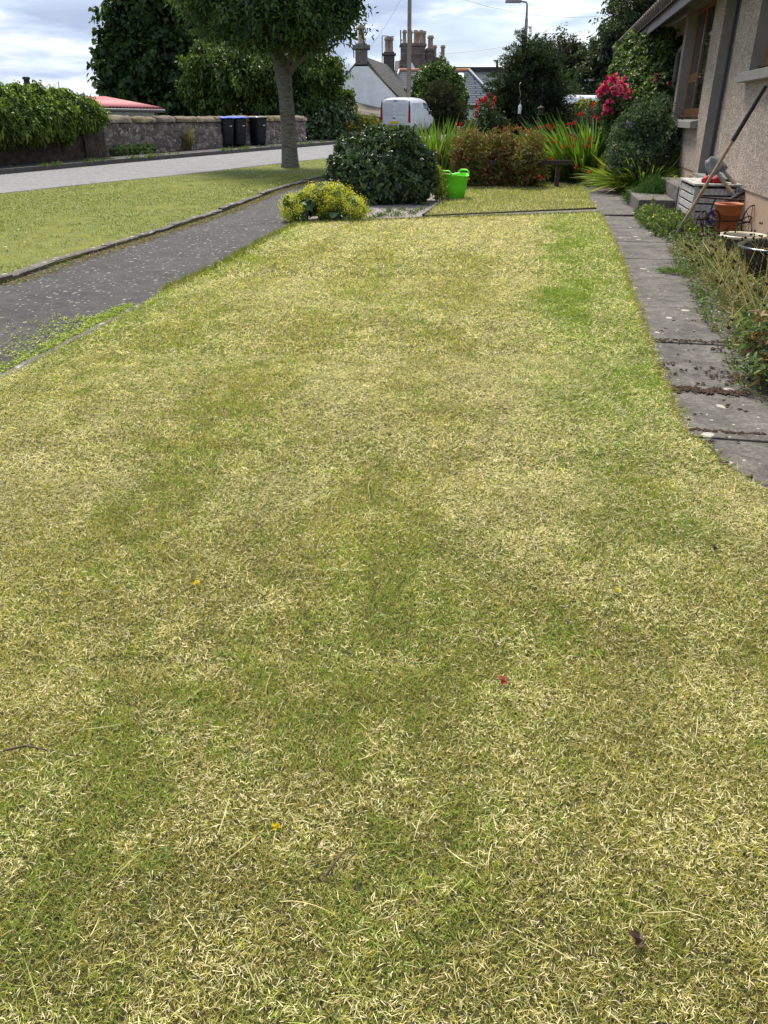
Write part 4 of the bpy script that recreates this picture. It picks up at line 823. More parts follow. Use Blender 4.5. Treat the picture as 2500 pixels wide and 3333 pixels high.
LB = lobes_px(tb_, [(x + (25 if x < 810 else -30 if x > 1000 else 0), y - (45 if x < 810 else 14), Y_, rx * .9, ry * .85, rd) for x, y, Y_, rx, ry, rd in [(700, 60, TY, 130, 75, 1.0), (690, -50, TY + .3, 150, 110, 1.3), (800, 110, TY - .6, 120, 70, .9), (870, 60, TY - 1.3, 150, 80, .9), (900, 90, TY + .2, 140, 50, 1.2), (960, 115, TY - .4, 90, 40, .8), (1010, 90, TY - .8, 120, 75, 1.0), (1090, 70, TY, 100, 75, .9), (1110, -10, TY + .4, 110, 60, 1.0), (1030, 150, TY + .6, 80, 45, .8), (620, 20, TY + .6, 90, 50, .8), (880, -100, TY, 330, 130, 2.2), (900, -330, TY, 260, 160, 2.0), (720, 110, TY + .9, 110, 45, .8), (1130, 40, TY + 1, 75, 40, .7), (850, 120, TY - .3, 70, 35, .6)]])
tree('street_tree', 'dark leaved tree with grey trunk standing on the grass verge by the road', tb_, trunk, LB, 9500, 6, .12, .05, [(.042, .085, .024), (.065, .12, .03), (.026, .055, .02), (.11, .165, .04)], TREELEAF, .42, .10, 1.15, .3, TBK, 14, 90, -.1)
stt = last('street_tree') if 0 else [o for o in bpy.data.objects if o.name == 'street_tree'][0]; lb_ = MB()
for pts_, r0 in (([(928, 245), (905, 190), (868, 150), (800, 95)], .11), ([(930, 250), (965, 205), (1015, 165), (1075, 120)], .09), ([(930, 240), (945, 190), (960, 120)], .09), ([(905, 185), (880, 120), (860, 60)], .08), ([(868, 150), (840, 150), (770, 130)], .05), ([(1015, 165), (1060, 165), (1100, 140)], .04)):
    lb_.tube([r(x, y, -.1 * i) for i, (x, y) in enumerate(pts_)], [r0 * (1 - .22 * i) for i in range(len(pts_))], 8)
lb_.build('limbs', TBK, stt)
def bg_tree(name, label, px, Y, L, n, k, lf, W, cols, bz0=None, trunk_r=.25, shell=.35, droop=.3, spread=1.1, jit=.1, group=None):
    b0 = P(px, 378, Y); b0 = Vector((b0.x, Y, Hz(Y))); Lb = lobes_px(b0, L); zt = max(c[2] for c, r in Lb)
    return tree(name, label, b0, [((0, 0, -.1), trunk_r * 1.2), ((.1, 0, zt * .3), trunk_r), ((-.1, .1, zt * .6), trunk_r * .7), ((0, 0, zt * .85), trunk_r * .4)], Lb, n, k, lf, W, cols, TREELEAF, shell, jit, spread, droop, None, 8, 60, 0, group)
DK = [(.032, .066, .022), (.048, .092, .028), (.018, .038, .015), (.08, .12, .038)]
bg_tree('sycamore_tree', 'very dark tall sycamore tree behind the shed and stone wall at left', 500, 44, [(430, 90, 44, 95, 75, 1.5), (470, 20, 44, 100, 70, 1.5), (400, 210, 43, 80, 60, 1.3), (390, 300, 43, 70, 65, 1.3), (470, 290, 42.5, 90, 90, 1.4), (520, 150, 44, 110, 90, 1.8), (600, 60, 45, 90, 90, 1.5), (590, 230, 43, 100, 100, 1.5), (570, 340, 43, 110, 50, 1.4), (480, 345, 43, 90, 40, 1.2), (640, 330, 44, 80, 60, 1.4), (520, -120, 45, 160, 110, 2.5), (355, 245, 43, 30, 20, .5), (420, 160, 43.5, 70, 40, 1), (680, 200, 45, 80, 100, 1.5)], 7500, 5, .23, .2, DK, None, .3, .45, .3)
MG = [(.05, .09, .02), (.08, .13, .026), (.03, .058, .016), (.13, .18, .035)]
bg_tree('lime_tree', 'mid green leafy tree behind the bins and stone wall with paler leaves', 800, 39.5, [(700, 200, 39, 80, 50, 1.2), (660, 250, 38.7, 60, 45, 1), (760, 260, 38.5, 90, 70, 1.2), (700, 330, 39, 80, 50, 1), (830, 300, 39, 90, 90, 1.2), (800, 190, 40, 90, 60, 1.3), (1000, 230, 40, 90, 60, 1.3), (1050, 270, 40, 50, 50, 1), (990, 320, 40, 80, 70, 1.2), (900, 340, 40, 100, 70, 1.4), (640, 300, 39, 40, 40, .8), (1080, 215, 40.3, 30, 25, .6), (1060, 330, 40, 50, 50, .8), (900, 200, 41, 80, 60, 1.3), (870, 250, 38.6, 60, 60, 1)], 11000, 5, .14, .085, MG, None, .2, .42, .5)
DG = [(.022, .035, .018), (.032, .048, .022), (.016, .028, .015), (.045, .06, .026)]
bg_tree('birch_tree', 'brownish green birch tree in the distance just right of the conifer', 1800, 62, [(1760, 200, 62, 50, 45, 2), (1820, 190, 62, 60, 55, 2), (1800, 260, 62, 80, 60, 2.4), (1850, 240, 62, 45, 60, 2), (1740, 250, 62, 50, 50, 2), (1885, 200, 63, 25, 30, 1.2), (1830, 300, 62, 70, 30, 2), (1850, 170, 63, 16, 16, .8), (1900, 230, 62, 20, 40, 1)], 9000, 5, .20, .10, [(.04, .045, .022), (.055, .06, .028), (.03, .035, .018)], None, .35, .5)
bg_tree('birch_tree', 'tall dense dark tree group rising behind the bungalow roof', 2010, 56, [(2080, 60, 56, 90, 70, 2.5), (2020, 120, 56, 70, 60, 2.2), (1960, 220, 56, 70, 70, 2.2), (2040, 220, 56, 100, 90, 2.6), (1925, 290, 56, 60, 50, 2), (2000, 310, 56, 110, 50, 2.5), (1980, 160, 56, 50, 45, 1.6), (2120, 0, 56, 90, 60, 2.5), (2130, 180, 56, 90, 100, 2.5), (1915, 240, 57, 30, 30, 1), (2060, 20, 57, 60, 40, 2), (2200, -20, 58, 160, 140, 3)], 16000, 5, .20, .11, [tuple(x * 1.5 for x in c) for c in DG], None, .4, .45)
# dark hedge mass further back so the gaps between shrubs stay green
def hedge(name, label, a, b, Y, d, h, n, cols, L=.16, cat='hedge'):
    A, B = P(a, 378, Y), P(b, 378, Y); w_ = (B.x - A.x) / 2; c = (A.x + w_, Y, Hz(Y))
    k = max(3, int(w_ * 2 / 1.2)); lb = [((-w_ + (i + .5) * 2 * w_ / k, random.uniform(-.2, .2), h * .5), (w_ / k * 1.5, d, h * random.uniform(.46, .58))) for i in range(k)]
    return plant(name, label, cat, c, lb, n, 5, L, L * .5, 1.1, cols, TREELEAF, .05, .3)
hedge('hedge', 'dark hedge line far behind the conifer and the roses', 1640, 2120, 44, 1.0, 1.9, 2600, DG, .2)
# ---------------------------------------------------------------- shrubs behind and beside the road
def pxplant(name, label, cat, px, Y, L, n, k, lf, W, spread, cols, m=LEAF, **kw):
    b0 = P(px, 378, Y); b0 = Vector((b0.x, Y, Hz(Y) if Y > 20 else 0)); return plant(name, label, cat, b0, lobes_px(b0, L), n, k, lf, W, spread, cols, m, **kw)
# creeper on the wall at left
wp = wl_at(150); CYh = wp.y
LIMEG = [(.13, .20, .032), (.20, .28, .045), (.07, .12, .022), (.28, .36, .075), (.035, .065, .016)]
cl = []
for x in range(-380, 300, 45):
    w_ = wl_at(x); yy = w_.y - .15; edge = 1 if x < 230 else .7
    cl += [(x, 347 + (12 if x > 150 else 0) + random.uniform(-14, 14), yy, 42, 42 * edge, .5), (x, 385 + random.uniform(-8, 8), yy - .3, 45, 42 * edge, .4)]
cl += [(20, 425, wl_at(20).y - .5, 60, 28, .3), (100, 430, wl_at(100).y - .5, 60, 25, .3), (180, 420, wl_at(180).y - .5, 50, 20, .3), (-80, 430, wl_at(-80).y - .5, 70, 30, .3), (300, 372, wl_at(300).y - .3, 22, 26, .3), (80, 312, CYh, 40, 20, .4), (270, 345, wl_at(270).y - .3, 40, 28, .4)]
cl += [(x, random.uniform(425, 448) - max(0, x - 150) * .25, wl_at(x).y - .45, random.uniform(9, 20), random.uniform(10, 24), .15) for x in [random.uniform(-200, 290) for _ in range(26)]] + [(x, random.uniform(285, 305) + max(0, x - 130) * .25, wl_at(x).y, random.uniform(10, 22), random.uniform(8, 18), .2) for x in [random.uniform(-100, 290) for _ in range(16)]]
b0 = Vector((wp.x, wp.y, Hz(wp.y))); plant('climbing_creeper', 'bright lime green creeper piled over the top of the left wall', 'climbing plant', b0, lobes_px(b0, cl), 17000, 5, .09, .05, .9, LIMEG, LEAF, jit=.05, shell=.28, droop=.6, dirup=-.2, stems=60)
IVY = [(.045, .085, .025), (.06, .11, .03), (.03, .055, .02), (.10, .14, .06), (.16, .2, .11)]
pxplant('ivy_bank', 'ivy smothered bank right of the tree trunk behind the road kerb', 'ivy', 1060, 39.2, [(1000, 420, 38.8, 60, 45, .6), (1060, 400, 39.2, 60, 55, .7), (1110, 400, 40, 50, 50, .7), (1020, 360, 39.5, 50, 45, .7), (1080, 440, 38.9, 70, 20, .5), (1130, 420, 40, 40, 30, .6), (960, 400, 39, 40, 60, .6)], 4200, 4, .13, .11, 1.0, IVY, GLOSSY, stems=20)
pxplant('ragwort', 'clump of yellow flowered ragwort at the roadside left of the van', 'wild flowers', 1170, 40, [(1160, 405, 40, 40, 28, .5), (1200, 410, 40, 40, 22, .5), (1130, 420, 39.5, 30, 20, .4)], 900, 5, .16, .03, .8, [(.12, .16, .03), (.09, .13, .03), (.18, .19, .04), (.45, .36, .02)], LEAF)
pxplant('young_elder', 'thin pale green sapling in front of the white cottage gable', 'sapling', 1125, 42, [(1110, 330, 42, 30, 35, .4), (1130, 310, 42, 25, 18, .3), (1100, 370, 42, 35, 30, .4), (1140, 345, 42, 22, 18, .3)], 420, 5, .15, .09, 1.0, [(.14, .19, .05), (.1, .15, .04)], LEAF, shell=.5)
pxplant('laurel_bush', 'tall rounded bright green bush to the right of the van', 'bush', 1425, 53, [(1425, 275, 53, 72, 60, 1.5), (1455, 330, 53, 62, 65, 1.5), (1385, 320, 53, 48, 60, 1.3), (1430, 385, 53, 85, 50, 1.5)], 7000, 6, .17, .085, .9, [(.07, .14, .02), (.10, .18, .03), (.045, .09, .018), (.15, .22, .04)], GLOSSY)
pxplant('juniper_bush', 'olive brown feathery conifer shrub in front of the bright rounded bush', 'bush', 1430, 50.8, [(1432, 325, 50.8, 52, 55, 1), (1455, 370, 50.8, 58, 50, 1), (1410, 365, 50.8, 45, 45, 1), (1460, 410, 50.8, 60, 40, 1)], 4200, 7, .17, .022, .7, [(.04, .045, .018), (.06, .062, .022), (.028, .032, .014)], LEAF, shell=.35)
pxplant('rose_bush', 'leggy red rose bush with open red blooms left of the dark conifer', 'rose bush', 1570, 19.5, [(1560, 420, 19.5, 60, 40, .5), (1590, 380, 19.5, 40, 40, .4), (1620, 420, 19.5, 40, 40, .4), (1520, 440, 19.5, 40, 30, .4), (1580, 470, 19.5, 80, 40, .5)], 1100, 5, .06, .035, 1.0, [(.035, .06, .02), (.05, .08, .025), (.025, .04, .018)], LEAF, shell=.5)
rose_red = bpy.data.objects[-1]
def last(name): return [o for o in bpy.data.objects if o.name.startswith(name) and o.parent is None][-1]
def blooms(par, spots, r, cols, k=14, nsub=1):
    """each bloom cluster is a part; spots are world points, r cluster radius"""
    off_ = Vector(par.location)
    for s, rr_, nn_ in spots:
        p = np.array(s - off_) + RS.normal(size=(nn_, 3)) * rr_ * .55; d = nrm(RS.normal(size=(nn_, 3)) + np.array([0, -.6, .5]))
        a = rosettes(p, d, k, r, .75, cols, r * .08, .2, .12); leafmesh('bloom', a[0], a[1], a[2], a[3], a[3] * .9, a[4], PETAL, par, .2, .05)
REDF = [(.55, .012, .01), (.68, .03, .015), (.42, .008, .01)]
rb = last('rose_bush')
blooms(rb, [(P(1577, 318, 19.4), .07, 7), (P(1589, 312, 19.4), .05, 5), (P(1560, 340, 19.4), .07, 9), (P(1570, 330, 19.3), .06, 8), (P(1612, 320, 19.5), .05, 4), (P(1548, 352, 19.4), .04, 4), (P(1608, 350, 19.5), .06, 6), (P(1600, 340, 19.4), .05, 4), (P(1497, 405, 19.2), .05, 5), (P(1550, 375, 19.4), .04, 3), (P(1530, 395, 19.3), .04, 3), (P(1615, 330, 19.4), .04, 3)], .035, REDF, 9)
CON = [(.022, .042, .018), (.035, .06, .022), (.015, .03, .015), (.055, .085, .03), (.04, .075, .025)]
pxplant('yew_conifer', 'large dark spreading conifer bush behind the hanging feeders', 'conifer', 1720, 23, [(1730, 240, 23, 70, 60, .9), (1700, 210, 23, 40, 40, .6), (1760, 210, 23, 50, 40, .7), (1700, 300, 23, 90, 60, 1.1), (1770, 300, 23, 75, 70, 1.0), (1720, 370, 23, 110, 60, 1.2), (1640, 330, 23, 50, 40, .7), (1650, 400, 23, 60, 60, .8), (1790, 390, 23, 60, 70, .9), (1730, 440, 23, 110, 60, 1.1), (1640, 270, 23, 22, 16, .4), (1665, 245, 23, 25, 20, .4), (1720, 175, 23, 30, 22, .4), (1745, 165, 23, 15, 22, .3)], 9000, 6, .085, .022, .8, CON, LEAF, shell=.38, droop=.1, dirup=.1, stems=60)
yc = last('yew_conifer'); yb = yc.location; fo = []
for _ in range(230):
    c, r_ = random.choice([((1730, 240), 60), ((1700, 205), 40), ((1765, 205), 40), ((1700, 300), 90), ((1775, 300), 75), ((1645, 330), 50), ((1640, 268), 25), ((1722, 172), 32), ((1790, 380), 60), ((1650, 400), 60)])
    a_ = random.uniform(-.6, 3.7); st = P(c[0] + r_ * .75 * math.cos(a_), c[1] - r_ * .75 * math.sin(a_), 23 - random.uniform(0, .9)) - yb
    dv = Vector((math.cos(a_), random.uniform(-.7, .1), math.sin(a_) * .8 + .15)).normalized(); l_ = random.uniform(.22, .6)
    for k in range(9): fo.append((*(st + dv * l_ * k / 9 + Vector((0, 0, -.1 * (k / 9) ** 2 * l_ * 3 + .05))), *dv))
fo = np.array(fo); a = rosettes(fo[:, :3], fo[:, 3:], 6, .075, .95, CON, .012); leafmesh('shoots', a[0], a[1], a[2], a[3], a[3] * .25, a[4], LEAF, yc, .2, .1)
pxplant('golden_shrub', 'yellow green shrub between the conifer and the white vehicle', 'shrub', 1885, 25, [(1880, 375, 25, 40, 30, .5), (1910, 355, 25, 40, 22, .5), (1860, 395, 25, 30, 30, .4)], 1000, 5, .09, .05, 1.0, [(.16, .17, .03), (.22, .22, .05), (.10, .13, .03), (.3, .32, .15)], LEAF)
pxplant('grey_shrub', 'dull grey twiggy shrub behind the red flowered crocosmia', 'shrub', 1940, 22, [(1930, 390, 22, 55, 35, .5), (1970, 370, 22, 40, 30, .5), (1900, 420, 22, 50, 30, .5)], 1300, 5, .07, .02, .9, [(.07, .075, .06), (.1, .1, .08), (.05, .055, .045)], LEAF, shell=.5)
# climber and rose on the recessed house wall
CLM = [(.05, .085, .03), (.07, .12, .035), (.11, .165, .04), (.03, .055, .022), (.18, .23, .07)]
pxplant('climbing_rose', 'large leafy climber against the bungalow wall under the eaves', 'climbing plant', 2110, 18.6, [(2130, 170, 18.6, 60, 60, .5), (2170, 160, 18, 30, 50, .4), (2060, 190, 19.5, 50, 45, .5), (2040, 230, 19, 45, 50, .5), (2100, 250, 18.4, 80, 60, .6), (2170, 240, 17.6, 35, 60, .4), (2060, 310, 18, 70, 60, .6), (2150, 310, 17.4, 50, 60, .5), (2100, 380, 17.4, 90, 60, .6), (2070, 140, 20, 30, 20, .3), (2060, 130, 20.5, 22, 20, .3), (2190, 320, 17, 25, 30, .25), (2100, 450, 17, 90, 60, .6)], 6500, 5, .10, .06, 1.0, CLM, LEAF, shell=.45, droop=.3, stems=70)
PINK = [(.70, .04, .24), (.82, .10, .34), (.58, .025, .17), (.88, .25, .46)]
cr_ = last('climbing_rose')
blooms(cr_, [(P(2135, 262, 17.3), .05, 5), (P(2178, 278, 17), .05, 6), (P(2100, 345, 17), .04, 4), (P(2033, 223, 18.5), .03, 2), (P(2052, 245, 18.3), .03, 2)], .045, PINK, 10)
pxplant('pink_rose_bush', 'rose bush bearing a big mass of bright pink blooms by the house', 'rose bush', 2010, 16.6, [(2010, 380, 16.6, 50, 50, .4), (1990, 340, 16.6, 35, 40, .35), (2030, 330, 16.6, 40, 40, .35), (2010, 450, 16.6, 60, 60, .45), (1975, 300, 16.6, 22, 30, .25)], 1500, 5, .06, .035, 1.0, CLM, LEAF, shell=.5)
pk = last('pink_rose_bush')
sp = [(P(x, y, 16.3), .07, 8) for x, y in ((1985, 255), (2000, 258), (1975, 270), (1990, 275), (2010, 275), (2022, 268), (2032, 285), (2012, 295), (1958, 295), (1965, 285), (1998, 300), (2025, 305), (2040, 300), (1975, 345), (1980, 365), (1970, 360), (1985, 335), (1950, 300), (1982, 285))]
blooms(pk, sp, .045, PINK, 9)
HEB = [(.05, .09, .045), (.075, .125, .058), (.032, .06, .032), (.12, .165, .09)]
pxplant('hebe_bush', 'dense dark small leaved bush against the house corner below the window', 'bush', 2100, 15.2, [(2100, 400, 15.2, 70, 60, .5), (2130, 450, 15, 70, 70, .5), (2060, 450, 15.2, 70, 70, .5), (2040, 520, 14.8, 70, 55, .5), (2110, 520, 14.8, 80, 60, .5), (2150, 360, 15.4, 30, 40, .3), (2170, 500, 14.9, 30, 60, .4)], 6500, 6, .045, .018, .8, HEB, LEAF, shell=.3, stems=50)
hb = last('hebe_bush'); blooms(hb, [(P(2046, 402, 14.7), .05, 5), (P(2040, 415, 14.7), .04, 4), (P(1992, 545, 14.4), .04, 3)], .03, [(.12, .08, .35), (.2, .14, .45)], 6)
# ---------------------------------------------------------------- strap leaved clumps
def strap(name, label, cat, b0, n, L, W, rad, lean, cols, bend=.35, hang=(.0, 0, 0), spread=.5, Lv=.3, segs=6, m=LEAF):
    t = thing(name, label, cat, b0); r_ = RS.uniform(0, 1, n) ** .5 * rad; a = RS.uniform(0, 2 * math.pi, n)
    b = np.stack([r_ * np.cos(a), r_ * np.sin(a) * .7, np.zeros(n)], 1); out_ = np.stack([np.cos(a), np.sin(a), np.zeros(n)], 1)
    d = nrm(out_ * (r_ / rad)[:, None] * spread + np.array([lean[0], lean[1], 1]) + RS.normal(size=(n, 3)) * .13)
    side = nrm(np.cross(d, RS.normal(size=(n, 3)))); Ln = L * RS.uniform(1 - Lv, 1 + Lv * .6, n)
    hz_ = nrm(d * np.array([1, 1, 0]) + 1e-6); bd = (hz_ * .5 - np.array([0, 0, .6])) * (bend * RS.uniform(.2, 1.5, n))[:, None]
    c = pick(cols, n, .25); blademesh('foliage', b, d, side, Ln, W * RS.uniform(.7, 1.2, n), bd, c, m, t, segs, c * 1.15); return t
def gb(x, y): q = G(x, y); return Vector((q[0], q[1], 0))
CRO = [(.085, .175, .025), (.12, .23, .032), (.055, .12, .018), (.17, .28, .045), (.20, .2, .06)]
strap('crocosmia_clump', 'upright bright green sword leaved clump behind the dark round bush', 'plant', gb(1425, 598) + Vector((0, .3, 0)), 650, 1.2, .04, .40, (0, 0), CRO, .38, spread=.35)
c1 = strap('crocosmia_clump', 'large arching sword leaved clump dotted with scarlet flowers near the house', 'plant', gb(1915, 600) + Vector((.1, .8, 0)), 950, 1.4, .046, .75, (-.12, 0), [(.07, .15, .022), (.10, .20, .03), (.05, .11, .018), (.15, .24, .04), (.17, .2, .05)], .40, spread=.9)
def heads(par, L, n=5, r=.04, cols=REDF, k=7, L_=.05, W=.4):
    for x, y, Y in L:
        s = P(x, y, Y) - Vector(par.location); p = np.array(s) + RS.normal(size=(n, 3)) * r * .7; d = nrm(RS.normal(size=(n, 3)) + np.array([0, -.5, .3])); a = rosettes(p, d, k, L_, .7, cols, .004, .3, .12); leafmesh('flower', a[0], a[1], a[2], a[3], a[3] * W, a[4], PETAL, par, .2, .05)
SCAR = [(.50, .018, .008), (.60, .035, .012), (.38, .012, .008)]
heads(c1, [(1858, 440, 15.2), (1866, 452, 15.2), (1868, 473, 15.2), (1838, 478, 15.2), (1921, 449, 15.2), (1907, 472, 15.2), (1791, 518, 15), (1873, 547, 14.8), (1919, 561, 14.8), (1756, 576, 14.6), (1790, 415, 15.6), (1754, 419, 15.6), (1895, 370, 16), (1885, 374, 16), (1938, 378, 16), (1852, 407, 16), (1800, 455, 15.4), (1932, 338, 16.2), (1925, 345, 16.2), (1945, 388, 16), (1783, 410, 15.6), (1872, 403, 15.8)], 4, .024, SCAR, 6, .038, .35)
c0_ = last('crocosmia_clump')
strap('daylily_clump', 'arching yellow green grassy clump beside the slabs below the hebe bush', 'plant', gb(2085, 628) + Vector((.1, .25, 0)), 800, .80, .026, .42, (-.2, -.1), [(.17, .27, .03), (.23, .33, .045), (.11, .18, .025), (.36, .33, .07)], .7, spread=1.0)
pxplant('feathery_plant', 'soft feathery green plant beside the lower doorstep', 'plant', 2110, 12.6, [(2110, 640, 12.5, 50, 28, .28), (2070, 640, 12.7, 35, 24, .25), (2150, 635, 12.4, 35, 26, .25), (2130, 610, 12.6, 45, 28, .25)], 1500, 6, .06, .006, .7, [(.05, .11, .03), (.07, .14, .04), (.035, .08, .02)], LEAF, shell=.5)
# reddish euphorbia row with a low rail fence in it
RED = [(.17, .12, .035), (.22, .12, .04), (.12, .13, .03), (.28, .12, .055), (.16, .20, .045), (.10, .14, .03)]
row = []
for i, x in enumerate(range(1500, 1770, 34)): row.append((x, 505 + random.uniform(-12, 8), 16.0 + random.uniform(-.2, .2), 30, 70 + random.uniform(-8, 8), .3)); row.append((x + 10, 570, 15.8, 32, 40, .25))
row += [(1690, 535, 15.45, 26, 42, .16), (1730, 545, 15.45, 24, 38, .16), (1712, 500, 15.5, 30, 30, .16)]
pxplant('red_leaved_perennial', 'row of bushy perennials with bronze red tinged leaves behind small lawn', 'plants', 1630, 15.9, row, 2600, 7, .075, .02, .9, RED, LEAF, shell=.45, stems=60, dirup=.5)
rp = last('red_leaved_perennial')
blooms(rp, [(P(x, y, 15.8), .05, 10) for x, y in ((1643, 418), (1686, 414), (1716, 424), (1728, 432), (1593, 444), (1504, 455), (1650, 424), (1545, 463), (1690, 420))], .018, [(.55, .14, .10), (.62, .22, .16), (.45, .09, .07)], 8)
t = thing('rail_fence', 'low dark timber rail fence half hidden among the red tinged plants', 'fence')
f0, f1 = P(1588, 527, 15.7), P(1865, 527, 15.7); zt = f0.z
MB().box((f0.x, 15.68, zt - .05), (f1.x, 15.72, zt + .03)).build('top_rail', FENCEW, t, .005)
for i in range(3):
    x = f0.x + .1 + i * (f1.x - f0.x - .5) / 2 * 1.1; MB().box((x, 15.725, -.1), (x + .08, 15.80, zt - .01)).build('post', FENCEW, t, .005)
# foreground plants of the bed
RHO = [(.055, .095, .035), (.085, .135, .045), (.032, .058, .025), (.12, .175, .065)]
cb = gb(1245, 668); cb = Vector((cb.x, cb.y + .75, 0))
RH_L = [((0, 0, .42), (.62, .62, .52)), ((-.38, -.12, .40), (.42, .5, .42)), ((.40, -.05, .45), (.42, .5, .42)), ((.05, -.35, .36), (.55, .42, .4)), ((-.05, .1, .68), (.5, .5, .36)), ((.30, -.05, .60), (.32, .4, .28)), ((-.38, .0, .56), (.28, .4, .26)), ((-.25, -.35, .2), (.5, .35, .25)), ((.35, -.33, .25), (.4, .35, .28))]
plant('rhododendron_bush', 'large dome of dark glossy leaves between the pavement and the small lawn', 'bush', cb, RH_L + [(((a_ := random.uniform(-.72, .72)), random.uniform(-.5, .1), random.uniform(.3, 1.0 - .55 * a_ * a_)), (.13, .14, .12)) for _ in range(22)], 6500, 7, .075, .03, 1.05, RHO, GLOSSY, jit=.012, shell=.2, droop=.1, stems=60, dirup=.3)
# alchemilla: leaves and lime flowers
ab = gb(1050, 728); ab = Vector((ab.x, ab.y + .42, 0)); t = thing('ladys_mantle', 'low mound of frothy lime yellow flowers spilling over the pavement edge', 'plant', ab)
lb = [((-.34, -.05, .13), (.2, .25, .16)), ((.28, -.05, .12), (.26, .28, .16)), ((.0, .05, .22), (.32, .3, .17)), ((-.08, -.02, .28), (.18, .2, .12)), ((.12, .1, .24), (.25, .2, .15))]
p, d = lobe_pts(lb, 420, .3, .02); a = rosettes(p, nrm(d + np.array([0, -.2, .4])), 2, .085, 1.2, [(.06, .13, .045), (.09, .17, .06), (.04, .09, .03)], .02); leafmesh('leaf', a[0] * .93, a[1], a[2], a[3], a[3] * 1.05, a[4], LEAF, t, .12, .1)
p, d = lobe_pts(lb, 2600, .13, .03); k_ = ((np.abs(p[:, 0] + .16) > .10) | (p[:, 1] > -.02) | (p[:, 2] > .27)) & (fbm(p[:, 0] * 9 + 5, p[:, 2] * 9 + p[:, 1] * 5) > .36); p, d = p[k_], d[k_]
a = rosettes(p * 1.04, nrm(d + np.array([0, 0, .6])), 11, .016, 1.2, [(.50, .50, .035), (.60, .57, .06), (.40, .44, .03), (.7, .66, .12)], .026); leafmesh('flower_sprays', a[0], a[1], a[2], a[3], a[3] * .8, a[4], PETAL, t, .15, .0)
pxplant('ladys_mantle', 'small tuft of lime flowers wedged between the dark bush and the tub', 'plant', 1428, 13.3, [(1425, 580, 13.3, 22, 22, .15), (1430, 620, 13.2, 20, 26, .15), (1415, 560, 13.4, 18, 16, .12)], 500, 8, .022, .016, 1.1, [(.40, .44, .05), (.30, .36, .05), (.12, .2, .04)], PETAL, stems=12)
# weeds by the cross path and shrub foot
t = thing('weed_tufts', 'small green weeds growing in the gravel in front of the dark bush', 'weeds'); t['kind'] = 'stuff'
bp, sz = [], []
for x, y, s in ((1230, 706, .1), (1250, 702, .09), (1285, 703, .11), (1298, 700, .08), (1350, 690, .1), (1366, 686, .1), (1340, 696, .07), (1190, 690, .12), (1265, 690, .12), (1310, 685, .09), (1385, 668, .08), (1210, 712, .06)):
    q = G(x, y)
    for _ in range(26): bp.append((q[0] + random.gauss(0, .04), q[1] + random.gauss(0, .04), 0)); sz.append(s)
bp = np.array(bp); nn_ = len(bp); dd_ = nrm(RS.normal(size=(nn_, 3)) * .45 + np.array([0, 0, 1])); blademesh('foliage', bp, dd_, np.cross(dd_, RS.normal(size=(nn_, 3))), np.array(sz) * RS.uniform(.5, 1.1, nn_), .012, dd_ * np.array([.6, .6, -.3]), pick([(.09, .15, .04), (.13, .19, .05), (.06, .1, .03)], nn_), LEAF, t, 3)
# feeders
p = P(1688, 375, 18.5); t = thing('bottle_feeder', 'white bottle bird feeder hanging from a thin black pole in front of the conifer', 'bird feeder', (p.x, 18.5, 0))
r = lambda x, y: P(x, y, 18.5) - Vector((p.x, 18.5, 0)); c = r(1691, 371); h = r(1691, 345).z - c.z
MB().lathe([(0, 0), (.034, .0), (.036, .01), (.036, .135), (.03, .16), (.012, .172), (.012, .19), (0, .192)], 16, c).build('bottle', plain('white_plastic', (.75, .8, .8), .4), t)
MB().lathe([(0, -.012), (.045, -.012), (.05, .0), (0, .001)], 16, c).build('tray', BLACKP, t)
MB().tube([c + Vector((0, 0, .19)), c + Vector((.008, 0, .26)), c + Vector((-.02, 0, .28)), c + Vector((.0, 0, .36)), r(1690, 280)], .005, 5).build('hook', CHROME, t)
MB().tube([(0, .06, 0), (0, .06, r(1688, 272).z), (.0, .03, r(1688, 268).z), r(1690, 280)], .009, 6).build('pole', BLACKP, t)
p = P(1759, 374, 19); t = thing('bird_table', 'small roofed wooden bird feeder hanging in the dark conifer', 'bird feeder', p); t.scale = (.62, .62, .8)
MB().box((-.085, -.085, 0), (.085, .085, .02)).build('tray', FENCEW if 0 else M('feeder_wood', (.14, .11, .075), (.07, .055, .04), 9, .9, .2), t, .003); FW = bpy.data.materials['feeder_wood']
for sx in (-1, 1):
    for sy in (-1, 1): MB().box((sx * .07 - .008, sy * .07 - .008, .02), (sx * .07 + .008, sy * .07 + .008, .16)).build('post', FW, t)
MB().lathe([(.15, .158), (.15, .165), (.02, .225), (0, .23)], 4, (0, 0, 0), Matrix.Rotation(math.pi / 4, 4, 'Z')).build('feeder_roof', FW, t)
MB().lathe([(0, .022), (.04, .022), (.04, .15), (0, .152)], 12).build('seed_tube', GLASS, t)
MB().tube([(0, 0, .22), (.01, .02, .6), (0, .3, .9)], .004, 5).build('hanger', CABLE, t)
# ---------------------------------------------------------------- bed along the path, right
def wallx(Y): return 2.41 + .1846 * Y
def px_of(x, y, z=0): d = y * cP - (z - CH) * sP; return 1250 + FPX * x / d, 1666.5 - FPX * ((z - CH) * cP + y * sP) / d
